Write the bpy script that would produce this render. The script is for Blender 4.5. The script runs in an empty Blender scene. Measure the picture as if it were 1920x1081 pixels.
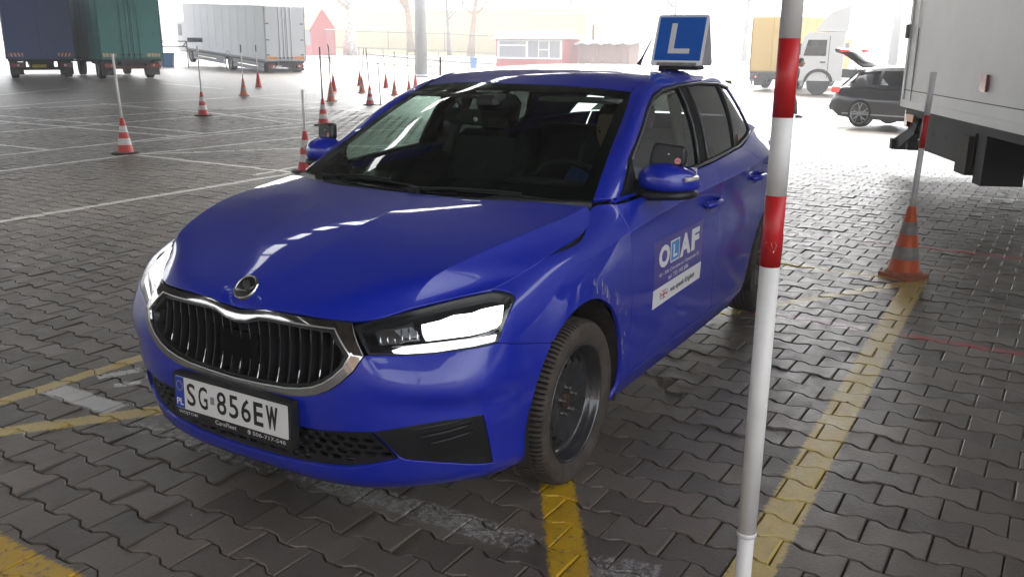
import bpy, bmesh, math, random
import numpy as np
from mathutils import Vector, Matrix
from mathutils.geometry import delaunay_2d_cdt
random.seed(7); RNG = np.random.default_rng(7)
R = math.radians; PI = math.pi
scene = bpy.context.scene; COL = scene.collection
# ---------------------------------------------------------------- camera, sky, sun, exposure
CAM = np.array([2.7112, 2.14491, 1.57348]); CM = np.array([[-0.5067484, -0.2279426, 0.8314134], [0.8620697, -0.1412218, 0.4867158], [0.0064704, 0.9633787, 0.2680663]]); CF = 1657.68
cd = bpy.data.cameras.new('camera'); cam = bpy.data.objects.new('camera', cd); COL.objects.link(cam)
mw = Matrix([list(CM[i]) + [CAM[i]] for i in range(3)] + [[0, 0, 0, 1]])
cam.matrix_world = mw; cd.sensor_fit = 'HORIZONTAL'; cd.sensor_width = 36; cd.lens = CF / 1920 * 36
cd.clip_start = .05; cd.clip_end = 2000; scene.camera = cam
SUN_EL, SUN_AZ = R(48), R(200)            # sun behind the fog at the far end of the yard
w = bpy.data.worlds.new('World'); scene.world = w; w.use_nodes = True
wn = w.node_tree.nodes; wl = w.node_tree.links; wn.clear()
sky = wn.new('ShaderNodeTexSky'); sky.sky_type = 'NISHITA'; sky.sun_disc = False
sky.sun_elevation = SUN_EL; sky.sun_rotation = R(90) - SUN_AZ; sky.air_density = 1.0; sky.dust_density = 4.0; sky.ozone_density = 1.0
hs = wn.new('ShaderNodeHueSaturation'); hs.inputs['Saturation'].default_value = .16; hs.inputs['Value'].default_value = 1.0
bg = wn.new('ShaderNodeBackground'); bg.inputs['Strength'].default_value = .15
wo = wn.new('ShaderNodeOutputWorld')
wl.new(sky.outputs[0], hs.inputs['Color']); wl.new(hs.outputs[0], bg.inputs[0]); wl.new(bg.outputs[0], wo.inputs[0])
sd = bpy.data.lights.new('sun', 'SUN'); sd.energy = .5; sd.angle = R(14); sd.color = (1, .96, .90)
sun = bpy.data.objects.new('sun', sd); COL.objects.link(sun)
sdir = Vector((math.cos(SUN_EL) * math.cos(SUN_AZ), math.cos(SUN_EL) * math.sin(SUN_AZ), math.sin(SUN_EL)))
sun.rotation_euler = sdir.to_track_quat('Z', 'Y').to_euler(); sun.location = sdir * 60
vs = scene.view_settings; vs.view_transform = 'Standard'; vs.look = 'None'; vs.gamma = 1; vs.use_curve_mapping = False
vs.exposure = 2.6
scene.cycles.use_denoising = True; scene.cycles.max_bounces = 8; scene.cycles.diffuse_bounces = 4; scene.cycles.glossy_bounces = 4
scene.cycles.transparent_max_bounces = 12; scene.cycles.transmission_bounces = 6; scene.cycles.volume_bounces = 1
scene.cycles.caustics_reflective = False; scene.cycles.caustics_refractive = False; scene.cycles.sample_clamp_indirect = 4.0
# ---------------------------------------------------------------- materials
def new_mat(name):
    m = bpy.data.materials.new(name); m.use_nodes = True
    nt = m.node_tree; b = nt.nodes['Principled BSDF']; return m, nt, b
def mat(name, col, rough=.5, metal=0., spec=.5, coat=0., coat_rough=.03, emit=None, estr=0., noise=0., nscale=8., bump=0., bscale=60., rvar=0.):
    m, nt, b = new_mat(name); I = b.inputs
    I['Base Color'].default_value = (*col, 1); I['Roughness'].default_value = rough; I['Metallic'].default_value = metal
    I['Specular IOR Level'].default_value = spec; I['Coat Weight'].default_value = coat; I['Coat Roughness'].default_value = coat_rough
    if emit: I['Emission Color'].default_value = (*emit, 1); I['Emission Strength'].default_value = estr
    if noise or bump or rvar:
        tc = nt.nodes.new('ShaderNodeTexCoord')
    if noise or rvar:
        n = nt.nodes.new('ShaderNodeTexNoise'); n.inputs['Scale'].default_value = nscale; n.inputs['Detail'].default_value = 6; n.inputs['Roughness'].default_value = .65
        nt.links.new(tc.outputs['Object'], n.inputs['Vector'])
    if noise:
        mr = nt.nodes.new('ShaderNodeMapRange'); mr.inputs['From Min'].default_value = .3; mr.inputs['From Max'].default_value = .7
        mr.inputs['To Min'].default_value = 1 - noise; mr.inputs['To Max'].default_value = 1 + noise
        nt.links.new(n.outputs['Fac'], mr.inputs['Value'])
        mx = nt.nodes.new('ShaderNodeMix'); mx.data_type = 'RGBA'; mx.blend_type = 'MULTIPLY'; mx.inputs[0].default_value = 1
        mx.inputs[6].default_value = (*col, 1); nt.links.new(mr.outputs[0], mx.inputs[7]); nt.links.new(mx.outputs[2], I['Base Color'])
    if rvar:
        mr = nt.nodes.new('ShaderNodeMapRange'); mr.inputs['From Min'].default_value = .3; mr.inputs['From Max'].default_value = .7
        mr.inputs['To Min'].default_value = max(0, rough - rvar); mr.inputs['To Max'].default_value = min(1, rough + rvar)
        nt.links.new(n.outputs['Fac'], mr.inputs['Value']); nt.links.new(mr.outputs[0], I['Roughness'])
    if bump:
        n2 = nt.nodes.new('ShaderNodeTexNoise'); n2.inputs['Scale'].default_value = bscale; n2.inputs['Detail'].default_value = 4
        nt.links.new(tc.outputs['Object'], n2.inputs['Vector'])
        bp = nt.nodes.new('ShaderNodeBump'); bp.inputs['Strength'].default_value = bump; bp.inputs['Distance'].default_value = .01
        nt.links.new(n2.outputs['Fac'], bp.inputs['Height']); nt.links.new(bp.outputs[0], I['Normal'])
    return m
def glass_mat(name, tint, refl=1.0, rough=0.0, ior=1.5):
    """thin sheet of glass: tinted see-through plus a Fresnel reflection"""
    m, nt, b = new_mat(name); nt.nodes.remove(b); out = nt.nodes['Material Output']
    tr = nt.nodes.new('ShaderNodeBsdfTransparent'); tr.inputs[0].default_value = (*tint, 1)
    gl = nt.nodes.new('ShaderNodeBsdfGlossy'); gl.inputs['Roughness'].default_value = rough; gl.inputs[0].default_value = (refl, refl, refl, 1)
    fr = nt.nodes.new('ShaderNodeFresnel'); geo = nt.nodes.new('ShaderNodeNewGeometry'); mi = nt.nodes.new('ShaderNodeMath'); mi.operation = 'MULTIPLY_ADD'
    mi.inputs[1].default_value = 1 / ior - ior; mi.inputs[2].default_value = ior; nt.links.new(geo.outputs['Backfacing'], mi.inputs[0]); nt.links.new(mi.outputs[0], fr.inputs[0])   # the same sheet from both sides
    mx = nt.nodes.new('ShaderNodeMixShader')
    nt.links.new(fr.outputs[0], mx.inputs[0]); nt.links.new(tr.outputs[0], mx.inputs[1]); nt.links.new(gl.outputs[0], mx.inputs[2]); nt.links.new(mx.outputs[0], out.inputs[0])
    return m
# ---------------------------------------------------------------- objects
def put(name, mesh, mats, parent=None, loc=(0, 0, 0), rot=(0, 0, 0)):
    for m in (mats if isinstance(mats, (list, tuple)) else [mats]):
        if m.name not in [x.name for x in mesh.materials]: mesh.materials.append(m)
    o = bpy.data.objects.new(name, mesh); COL.objects.link(o); o.location = loc; o.rotation_euler = rot
    if parent: o.parent = parent
    return o
def tag(o, label=None, cat=None, group=None, kind=None):
    if label: o['label'] = label
    if cat: o['category'] = cat
    if group: o['group'] = group
    if kind: o['kind'] = kind
    return o
def thing(name, label, cat, loc=(0, 0, 0), rz=0, group=None):
    o = bpy.data.objects.new(name, None); o.empty_display_size = .1; COL.objects.link(o)
    o.location = loc; o.rotation_euler = (0, 0, rz); return tag(o, label, cat, group)
def empty_part(name, parent, loc=(0, 0, 0), rot=(0, 0, 0)):
    o = bpy.data.objects.new(name, None); o.empty_display_size = .05; COL.objects.link(o); o.parent = parent; o.location = loc; o.rotation_euler = rot; return o
def kids(o): return [c for c in bpy.data.objects if c.parent == o]
def copy_tree(o, parent=None, index=None):
    if index is None:
        index = {}
        for c in bpy.data.objects:
            if c.parent: index.setdefault(c.parent.name, []).append(c)
    c = o.copy(); COL.objects.link(c); c.parent = parent
    for ch in index.get(o.name, []): copy_tree(ch, c, index)
    return c
class MB:
    """collects vertices and faces for one mesh; mi = material slot of what is added next"""
    def __init__(s): s.v = []; s.f = []; s.m = []; s.mi = 0; s.sm = []; s.smooth = False
    def add(s, vs, fs):
        b = len(s.v); s.v += [tuple(map(float, p)) for p in vs]
        for f in fs: s.f.append([b + i for i in f]); s.m.append(s.mi); s.sm.append(s.smooth)
        return s
    def box(s, lo, hi, ch=0.0):
        x0, y0, z0 = lo; x1, y1, z1 = hi
        if ch <= 0:
            return s.add([(x0,y0,z0),(x1,y0,z0),(x1,y1,z0),(x0,y1,z0),(x0,y0,z1),(x1,y0,z1),(x1,y1,z1),(x0,y1,z1)],
                         [(0,3,2,1),(4,5,6,7),(0,1,5,4),(1,2,6,5),(2,3,7,6),(3,0,4,7)])
        c = ch; vs = []
        bm = bmesh.new(); bmesh.ops.create_cube(bm, size=1)
        for v in bm.verts: v.co = Vector((x0 + (v.co.x + .5) * (x1 - x0), y0 + (v.co.y + .5) * (y1 - y0), z0 + (v.co.z + .5) * (z1 - z0)))
        bmesh.ops.bevel(bm, geom=bm.edges[:], offset=c, segments=1, affect='EDGES', profile=.5)
        bm.verts.ensure_lookup_table(); bm.verts.index_update()
        s.add([v.co[:] for v in bm.verts], [[v.index for v in f.verts] for f in bm.faces]); bm.free(); return s
    def tube(s, pts, r, n=8, cap=True, radii=None):
        pts = [Vector(p) for p in pts]; rings = []; up = None
        for i, p in enumerate(pts):
            d = (pts[min(i + 1, len(pts) - 1)] - pts[max(i - 1, 0)]).normalized()
            if up is None: up = d.orthogonal().normalized()
            up = (up - d * up.dot(d)).normalized(); side = d.cross(up); rr = radii[i] if radii else r
            rings.append([p + (up * math.cos(2 * PI * k / n) + side * math.sin(2 * PI * k / n)) * rr for k in range(n)])
        vs = [v[:] for rg in rings for v in rg]; fs = []
        for i in range(len(pts) - 1):
            for k in range(n): fs.append((i*n+k, i*n+(k+1) % n, (i+1)*n+(k+1) % n, (i+1)*n+k))
        sm = s.smooth; s.smooth = True; s.add(vs, fs); s.smooth = sm
        if cap:
            b = len(s.v) - len(vs)
            for rg, rev in ((0, True), (len(pts) - 1, False)):
                f = [b + rg*n+k for k in range(n)]; s.f.append(f[::-1] if rev else f); s.m.append(s.mi); s.sm.append(False)
        return s
    def lathe(s, prof, n=32, axis='Z', c=(0, 0, 0), a0=0, smooth=True):
        """prof: (r, h) pairs; axis Z: up; axis Y: r in xz plane, h along y"""
        vs = []
        for r, h in prof:
            for k in range(n):
                a = a0 + 2 * PI * k / n
                vs.append((c[0] + r*math.cos(a), c[1] + r*math.sin(a), c[2] + h) if axis == 'Z' else
                          (c[0] + r*math.cos(a), c[1] + h, c[2] + r*math.sin(a)) if axis == 'Y' else (c[0] + h, c[1] + r*math.cos(a), c[2] + r*math.sin(a)))
        fs = []
        for i in range(len(prof) - 1):
            for k in range(n):
                q = (i*n+k, i*n+(k+1) % n, (i+1)*n+(k+1) % n, (i+1)*n+k)
                fs.append(q[::-1] if axis == 'Y' else q)
        sm = s.smooth; s.smooth = smooth; s.add(vs, fs); s.smooth = sm; return s
    def disc(s, r, n=24, axis='Z', c=(0, 0, 0), flip=False):
        vs = [(c[0] + r*math.cos(2*PI*k/n), c[1] + r*math.sin(2*PI*k/n), c[2]) if axis == 'Z' else (c[0] + r*math.cos(2*PI*k/n), c[1], c[2] + r*math.sin(2*PI*k/n)) if axis == 'Y'
              else (c[0], c[1] + r*math.cos(2*PI*k/n), c[2] + r*math.sin(2*PI*k/n)) for k in range(n)]
        f = list(range(n)); return s.add(vs, [f[::-1] if (flip != (axis == 'Y')) else f])
    def prism(s, poly, a, b, axis='Y'):
        """poly of 2D points extruded between a and b along an axis"""
        def P(p, h): return (p[0], h, p[1]) if axis == 'Y' else (p[0], p[1], h) if axis == 'Z' else (h, p[0], p[1])
        n = len(poly); vs = [P(p, a) for p in poly] + [P(p, b) for p in poly]
        area = sum(poly[i][0]*poly[(i+1) % n][1] - poly[(i+1) % n][0]*poly[i][1] for i in range(n))
        flip = (area > 0) != (axis == 'Y')
        if b < a: flip = not flip
        fs = [list(range(n)), list(range(2*n-1, n-1, -1))] + [(i, i+n, (i+1) % n + n, (i+1) % n) for i in range(n)]
        if not flip: fs = [f[::-1] for f in fs]
        return s.add(vs, fs)
    def mesh(s, name):
        me = bpy.data.meshes.new(name); me.from_pydata(s.v, [], s.f); me.update()
        me.polygons.foreach_set('material_index', s.m); me.polygons.foreach_set('use_smooth', s.sm); me.validate(); return me
    def build(s, name, mats, parent=None, loc=(0, 0, 0), rot=(0, 0, 0)): return put(name, s.mesh(name), mats, parent, loc, rot)
_dg = None
def text2d(body, w, h, bold=0.0, space=1.0):
    """flat lettering fitted into w x h, lower left at 0,0: (points, faces)"""
    cu = bpy.data.curves.new('t', 'FONT'); cu.body = body; cu.size = 1; cu.offset = bold; cu.space_character = space; cu.resolution_u = 3; cu.fill_mode = 'FRONT'
    o = bpy.data.objects.new('t', cu); COL.objects.link(o); bpy.context.view_layer.update()
    me = bpy.data.meshes.new_from_object(o.evaluated_get(bpy.context.evaluated_depsgraph_get()))
    v = np.array([p.co[:2] for p in me.vertices]); f = [list(p.vertices) for p in me.polygons]
    bpy.data.objects.remove(o); bpy.data.curves.remove(cu); bpy.data.meshes.remove(me)
    v = (v - v.min(0)) / np.maximum(v.max(0) - v.min(0), 1e-6) * [w, h]
    return v, f
def skin_body(name, joints, edges, mats, parent=None, sub=2):
    """one continuous figure grown over a skeleton: joints = {key: ((x,y,z), radius)}; first key is the root"""
    keys = list(joints); me = bpy.data.meshes.new(name)
    me.from_pydata([joints[k][0] for k in keys], [(keys.index(a), keys.index(b)) for a, b in edges], [])
    o = bpy.data.objects.new(name, me); COL.objects.link(o)
    md = o.modifiers.new('s', 'SKIN'); md.use_smooth_shade = True
    for i, k in enumerate(keys):
        r = joints[k][1]; r = (r, r) if not isinstance(r, tuple) else r
        sv = me.skin_vertices[0].data[i]; sv.radius = r; sv.use_root = (i == 0)
    sb = o.modifiers.new('u', 'SUBSURF'); sb.levels = sub; sb.render_levels = sub
    bpy.context.view_layer.update()
    m2 = bpy.data.meshes.new_from_object(o.evaluated_get(bpy.context.evaluated_depsgraph_get()))
    bpy.data.objects.remove(o); m2.name = name
    for p in m2.polygons: p.use_smooth = True
    return put(name, m2, mats, parent)
def sstep(a, b, x):
    t = np.clip((np.asarray(x, float) - a) / (b - a), 0, 1); return t * t * (3 - 2 * t)
def zt(x, y):
    """height of the yard: level on the left, falling gently towards the back"""
    x = np.asarray(x, float); y = np.asarray(y, float)
    ang = (2.1 - y) / np.maximum(2.7 - x, 1.0)
    f = 1 - sstep(.62, .92, ang)
    return -(0.52 * sstep(-7, -21, x) + .0075 * np.maximum(0, -x - 21)) * f
# ---------------------------------------------------------------- car body surfaces (tensor splines through control points)
def cubic_basis(knots, tq, breaks=()):
    """weights of natural cubic interpolation; the curve is C0 at the knots listed in breaks"""
    knots = np.asarray(knots, float); n = len(knots); tq = np.asarray(tq, float)
    W = np.zeros((len(tq), n))
    cuts = [0] + sorted(b for b in breaks if 0 < b < n - 1) + [n - 1]
    for k in range(len(cuts) - 1):
        a, b = cuts[k], cuts[k + 1]
        kk = knots[a:b + 1]; m = len(kk); h = np.diff(kk)
        lo = -1e9 if k == 0 else kk[0]; hi = 1e9 if k == len(cuts) - 2 else kk[-1]
        sel = (tq >= lo) & ((tq < hi) if hi < 1e8 else (tq <= hi))
        if not sel.any(): continue
        t = tq[sel]
        S = np.zeros((m, m))
        if m > 2:
            A = np.zeros((m, m)); B = np.zeros((m, m)); A[0, 0] = A[-1, -1] = 1
            for i in range(1, m - 1):
                A[i, i - 1] = h[i - 1]; A[i, i] = 2 * (h[i - 1] + h[i]); A[i, i + 1] = h[i]
                B[i, i - 1] += 6 / h[i - 1]; B[i, i] -= 6 / h[i - 1] + 6 / h[i]; B[i, i + 1] += 6 / h[i]
            S = np.linalg.solve(A, B)
        i = np.clip(np.searchsorted(kk, t, side='right') - 1, 0, m - 2)
        hh = h[i]; u = (kk[i + 1] - t) / hh; v = (t - kk[i]) / hh
        w = np.zeros((len(t), m)); r = np.arange(len(t))
        w[r, i] += u; w[r, i + 1] += v
        cl = np.clip  # beyond the ends: straight on
        cu = np.where((u > 1) | (u < 0), 0, u**3 - u); cv = np.where((v > 1) | (v < 0), 0, v**3 - v)
        w += (cu * hh**2 / 6)[:, None] * S[i] + (cv * hh**2 / 6)[:, None] * S[i + 1]
        W[np.ix_(np.where(sel)[0], np.arange(a, b + 1))] = w
    return W

class Surf:
    def __init__(self, P, sbreaks=(), tbreaks=(), flip=1.0, sk=None, tk=None):
        self.P = np.array(P, float)
        ds = np.linalg.norm(np.diff(self.P, axis=0), axis=2).mean(1) if sk is None else np.diff(sk)
        dt = np.linalg.norm(np.diff(self.P, axis=1), axis=2).mean(0) if tk is None else np.diff(tk)
        self.ks = np.concatenate([[0], np.cumsum(np.maximum(ds, .01))]); self.kt = np.concatenate([[0], np.cumsum(np.maximum(dt, .01))])
        self.sb, self.tb, self.flip = sbreaks, tbreaks, flip
    def idx(self, i, j):
        return (np.interp(i, np.arange(len(self.ks)), self.ks), np.interp(j, np.arange(len(self.kt)), self.kt))
    def __call__(self, st):
        st = np.atleast_2d(np.asarray(st, float))
        out = np.empty((len(st), 3))
        for c in range(0, len(st), 20000):
            q = st[c:c + 20000]
            Bs = cubic_basis(self.ks, q[:, 0], self.sb); Bt = cubic_basis(self.kt, q[:, 1], self.tb)
            out[c:c + 20000] = np.einsum('qi,qj,ijk->qk', Bs, Bt, self.P, optimize=True)
        return out
    def nrm(self, st, e=.004):
        st = np.atleast_2d(np.asarray(st, float))
        a = self(st + [e, 0]) - self(st - [e, 0]); b = self(st + [0, e]) - self(st - [0, e])
        n = np.cross(a, b) * self.flip
        return n / np.maximum(np.linalg.norm(n, axis=1), 1e-12)[:, None]

# lower body: columns run from the nose centre round the corner and along the left flank to the tail, rows from the sill up
LOW = Surf([
 [(.735,0,.165),(.797,0,.215),(.818,0,.32),(.831,0,.42),(.830,0,.52),(.823,0,.61),(.817,0,.67),(.808,0,.712),(.797,0,.741)],
 [(.733,.22,.166),(.795,.225,.216),(.814,.23,.32),(.827,.235,.42),(.826,.235,.52),(.818,.232,.61),(.810,.23,.67),(.800,.228,.718),(.786,.22,.757)],
 [(.695,.43,.170),(.758,.445,.22),(.785,.455,.32),(.800,.46,.42),(.804,.46,.52),(.799,.459,.60),(.785,.458,.662),(.764,.448,.712),(.735,.435,.751)],
 [(.580,.60,.175),(.650,.632,.225),(.680,.650,.32),(.698,.662,.42),(.700,.665,.51),(.704,.670,.582),(.668,.658,.666),(.632,.635,.732),(.585,.596,.791)],
 [(.435,.728,.180),(.510,.768,.23),(.538,.789,.32),(.554,.802,.42),(.556,.806,.51),(.566,.812,.588),(.547,.801,.684),(.503,.783,.757),(.427,.728,.823)],
 [(.320,.775,.185),(.365,.824,.235),(.378,.841,.32),(.385,.848,.42),(.387,.852,.52),(.385,.850,.61),(.383,.842,.700),(.370,.816,.780),(.335,.759,.842)],
 [(.150,.820,.190),(.150,.855,.24),(.150,.868,.33),(.150,.876,.45),(.150,.879,.60),(.150,.868,.735),(.150,.850,.815),(.150,.826,.855),(.150,.791,.884)],
 [(-.11,.830,.200),(-.11,.858,.26),(-.11,.868,.36),(-.11,.877,.50),(-.11,.879,.65),(-.11,.867,.788),(-.11,.854,.850),(-.11,.830,.886),(-.115,.794,.915)],
 [(-.27,.834,.206),(-.27,.860,.275),(-.27,.868,.39),(-.27,.874,.54),(-.27,.872,.70),(-.27,.861,.818),(-.27,.856,.865),(-.275,.812,.925),(-.285,.744,.979)],
 [(-.385,.835,.208),(-.385,.862,.28),(-.385,.868,.40),(-.385,.871,.56),(-.385,.867,.72),(-.385,.858,.838),(-.385,.857,.876),(-.380,.826,.930),(-.372,.787,.980)],
 [(-.90,.835,.205),(-.90,.862,.28),(-.90,.868,.41),(-.90,.868,.58),(-.90,.860,.76),(-.90,.864,.885),(-.90,.871,.918),(-.90,.842,.964),(-.90,.804,1.004)],
 [(-1.45,.838,.205),(-1.45,.865,.28),(-1.45,.871,.41),(-1.45,.873,.59),(-1.45,.864,.78),(-1.45,.873,.905),(-1.45,.880,.937),(-1.45,.850,.982),(-1.45,.812,1.021)],
 [(-2.00,.832,.21),(-2.00,.858,.285),(-2.00,.866,.42),(-2.00,.872,.61),(-2.00,.866,.80),(-2.00,.876,.923),(-2.00,.880,.955),(-2.02,.842,1.003),(-2.04,.785,1.045)],
 [(-2.45,.815,.22),(-2.45,.845,.30),(-2.45,.857,.43),(-2.45,.865,.63),(-2.45,.860,.81),(-2.45,.853,.937),(-2.45,.843,.970),(-2.43,.795,1.030),(-2.38,.742,1.085)],
 [(-2.85,.780,.24),(-2.85,.818,.31),(-2.85,.832,.43),(-2.85,.838,.62),(-2.85,.820,.80),(-2.84,.778,.93),(-2.84,.762,.96),(-2.83,.712,1.035),(-2.82,.66,1.11)],
 [(-3.06,.690,.27),(-3.10,.730,.33),(-3.12,.745,.45),(-3.12,.748,.62),(-3.07,.735,.80),(-3.02,.705,.93),(-3.01,.695,.96),(-2.99,.650,1.04),(-2.97,.60,1.115)],
 [(-3.18,.45,.28),(-3.23,.47,.34),(-3.25,.48,.45),(-3.24,.48,.62),(-3.16,.48,.80),(-3.11,.475,.93),(-3.10,.47,.96),(-3.07,.45,1.04),(-3.04,.43,1.12)],
 [(-3.21,0,.28),(-3.26,0,.34),(-3.28,0,.45),(-3.27,0,.62),(-3.19,0,.80),(-3.14,0,.93),(-3.13,0,.96),(-3.10,0,1.04),(-3.07,0,1.12)],
], tbreaks=(6,), flip=1.0)
# hood: columns from the leading edge back to the cowl, rows from the middle out to the fender gap
HOOD = Surf([
 [(.797,0,.741),(.802,.08,.752),(.786,.23,.758),(.735,.435,.751),(.628,.556,.780),(.425,.730,.823)],
 [(.766,0,.792),(.765,.092,.791),(.752,.25,.790),(.704,.42,.795),(.598,.562,.806),(.388,.744,.830)],
 [(.661,0,.858),(.656,.119,.856),(.645,.27,.848),(.620,.42,.848),(.552,.58,.857),(.325,.762,.843)],
 [(.480,0,.926),(.476,.145,.924),(.465,.30,.914),(.450,.46,.909),(.420,.632,.905),(.220,.787,.871)],
 [(.280,0,.971),(.266,.161,.971),(.260,.32,.961),(.245,.50,.954),(.214,.692,.944),(.050,.793,.898)],
 [(.120,0,.993),(.110,.168,.992),(.100,.33,.988),(.085,.52,.977),(.050,.718,.961),(-.060,.795,.909)],
 [(.030,0,1.002),(.024,.174,1.001),(.010,.34,.998),(-.020,.53,.989),(-.070,.734,.970),(-.155,.785,.929)],
 [(-.035,0,1.006),(-.040,.178,1.006),(-.060,.35,1.004),(-.145,.55,1.001),(-.240,.738,.987),(-.246,.757,.962)],
], tbreaks=(1, 4), flip=-1.0)
# flank above the belt: columns from the mirror foot back to the tail, rows from the belt over the glass and the pillar to the outer roof edge
SIDE = Surf([
 [(-.376,.787,.980),(-.372,.785,.982),(-.366,.780,.985),(-.335,.765,.990),(-.292,.734,.988)],
 [(-.60,.797,.988),(-.605,.775,1.05),(-.612,.742,1.122),(-.595,.716,1.140),(-.580,.668,1.142)],
 [(-.90,.803,1.003),(-.92,.750,1.15),(-.953,.672,1.297),(-.935,.645,1.318),(-.905,.597,1.305)],
 [(-1.12,.807,1.013),(-1.14,.745,1.19),(-1.20,.635,1.367),(-1.17,.602,1.392),(-1.10,.553,1.390)],
 [(-1.45,.811,1.022),(-1.46,.745,1.20),(-1.49,.625,1.390),(-1.48,.592,1.419),(-1.46,.535,1.434)],
 [(-1.85,.797,1.036),(-1.88,.735,1.20),(-1.93,.620,1.388),(-1.93,.588,1.416),(-1.93,.530,1.434)],
 [(-2.10,.775,1.050),(-2.17,.720,1.20),(-2.265,.610,1.352),(-2.28,.578,1.390),(-2.30,.515,1.412)],
 [(-2.38,.742,1.085),(-2.42,.685,1.18),(-2.52,.575,1.29),(-2.58,.520,1.335),(-2.62,.460,1.365)],
 [(-2.82,.660,1.11),(-2.85,.600,1.19),(-2.91,.520,1.26),(-2.95,.470,1.30),(-2.98,.420,1.325)],
], flip=1.0)
ROOF = Surf([
 [(-1.042,.557,1.365),(-.995,.32,1.383),(-.950,0,1.388)],
 [(-1.15,.548,1.397),(-1.115,.32,1.415),(-1.08,0,1.421)],
 [(-1.46,.535,1.434),(-1.43,.32,1.449),(-1.40,0,1.455)],
 [(-1.93,.530,1.434),(-1.93,.32,1.453),(-1.93,0,1.460)],
 [(-2.30,.515,1.412),(-2.31,.32,1.434),(-2.32,0,1.442)],
 [(-2.62,.460,1.365),(-2.65,.30,1.392),(-2.68,0,1.403)],
 [(-2.98,.420,1.325),(-3.02,.28,1.345),(-3.05,0,1.355)],
], flip=1.0)
SCREEN = Surf([
 [(-.292,.734,.988),(-.150,.42,1.007),(-.062,0,1.011)],
 [(-.440,.701,1.068),(-.300,.41,1.092),(-.245,0,1.098)],
 [(-.580,.668,1.142),(-.470,.40,1.170),(-.425,0,1.178)],
 [(-.905,.597,1.305),(-.825,.36,1.327),(-.790,0,1.333)],
 [(-1.042,.557,1.365),(-.995,.32,1.383),(-.950,0,1.388)],
], flip=1.0)

def near(S, pts):
    """surface parameters of the surface points nearest to given 3-D points"""
    T = np.asarray(pts, float)
    if not hasattr(S, '_near'):
        G = np.stack(np.meshgrid(np.linspace(S.ks[0], S.ks[-1], 160), np.linspace(S.kt[0], S.kt[-1], 90), indexing='ij'), -1).reshape(-1, 2); S._near = (G, S(G))
    G, P = S._near; out = np.array([G[np.argmin(((P - t) ** 2).sum(1))] for t in T]); e = 1e-4
    for _ in range(10):
        p = S(out); r = T - p; Ja = (S(out + [e, 0]) - p) / e; Jb = (S(out + [0, e]) - p) / e
        aa, bb, ab = (Ja * Ja).sum(1), (Jb * Jb).sum(1), (Ja * Jb).sum(1); ra, rb = (Ja * r).sum(1), (Jb * r).sum(1)
        det = np.maximum(aa * bb - ab * ab, 1e-6); out = out + np.clip(np.stack([(ra * bb - rb * ab) / det, (rb * aa - ra * ab) / det], 1), -.03, .03)
    lo = [S.ks[0], S.kt[0]]; hi = [S.ks[-1], S.kt[-1]]
    return np.clip(out, lo, hi)
MIR = np.array([1, -1, 1])
NOSE = Surf([c * MIR for c in LOW.P[10:0:-1]] + list(LOW.P[:11]), tbreaks=(6,), flip=1.0)
HOODF = Surf(np.concatenate([HOOD.P[:, :0:-1] * MIR, HOOD.P], axis=1), tbreaks=(1, 4, 6, 9), flip=-1.0)
ROOFF = Surf(np.concatenate([ROOF.P, ROOF.P[:, -2::-1] * MIR], axis=1), flip=1.0)
SCREENF = Surf(np.concatenate([SCREEN.P, SCREEN.P[:, -2::-1] * MIR], axis=1), flip=1.0)
# ---------------------------------------------------------------- panels: a polygon cut out of a surface, with rolled edges
def inv(S, T, comps, smax=None, smin=None):
    """surface parameters of points given by two of their coordinates"""
    T = np.atleast_2d(np.asarray(T, float)); key = (smin, smax)
    if not hasattr(S, '_tab'): S._tab = {}
    if key not in S._tab:
        a = S.ks[0] if smin is None else np.interp(smin, np.arange(len(S.ks)), S.ks); b = S.ks[-1] if smax is None else np.interp(smax, np.arange(len(S.ks)), S.ks)
        G = np.stack(np.meshgrid(np.linspace(a, b, 120), np.linspace(S.kt[0], S.kt[-1], 90), indexing='ij'), -1).reshape(-1, 2); S._tab[key] = (G, S(G))
    G, P = S._tab[key]; c = list(comps); out = np.empty((len(T), 2))
    for i, t in enumerate(T): out[i] = G[np.argmin(((P[:, c] - t) ** 2).sum(1))]
    e = 1e-4
    for _ in range(12):
        p = S(out)[:, c]; r = T - p
        Ja = (S(out + [e, 0])[:, c] - p) / e; Jb = (S(out + [0, e])[:, c] - p) / e
        det = Ja[:, 0] * Jb[:, 1] - Jb[:, 0] * Ja[:, 1]; det = np.where(abs(det) < 1e-3, 1e-3, det)
        d = np.stack([(r[:, 0] * Jb[:, 1] - Jb[:, 0] * r[:, 1]) / det, (Ja[:, 0] * r[:, 1] - r[:, 0] * Ja[:, 1]) / det], 1)
        out += np.clip(d, -.03, .03)
    return out
def densify(poly, sp):
    poly = np.asarray(poly, float); out = []
    for i in range(len(poly)):
        a, b = poly[i], poly[(i + 1) % len(poly)]; k = max(1, int(math.ceil(np.linalg.norm(b - a) / sp)))
        out += [a + (b - a) * j / k for j in range(k)]
    return np.array(out)
def pip(P, poly):
    x, y = P[:, 0], P[:, 1]; c = np.zeros(len(P), bool); n = len(poly); j = n - 1
    for i in range(n):
        xi, yi = poly[i]; xj, yj = poly[j]
        if yi != yj: c ^= ((yi > y) != (yj > y)) & (x < (xj - xi) * (y - yi) / (yj - yi) + xi)
        j = i
    return c
def segdist(P, poly):
    d = np.full(len(P), 1e9)
    for i in range(len(poly)):
        a, b = poly[i], poly[(i + 1) % len(poly)]; ab = b - a; L = ab @ ab
        t = np.clip(((P - a) @ ab) / max(L, 1e-12), 0, 1); d = np.minimum(d, np.linalg.norm(P - a - t[:, None] * ab, axis=1))
    return d
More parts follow.
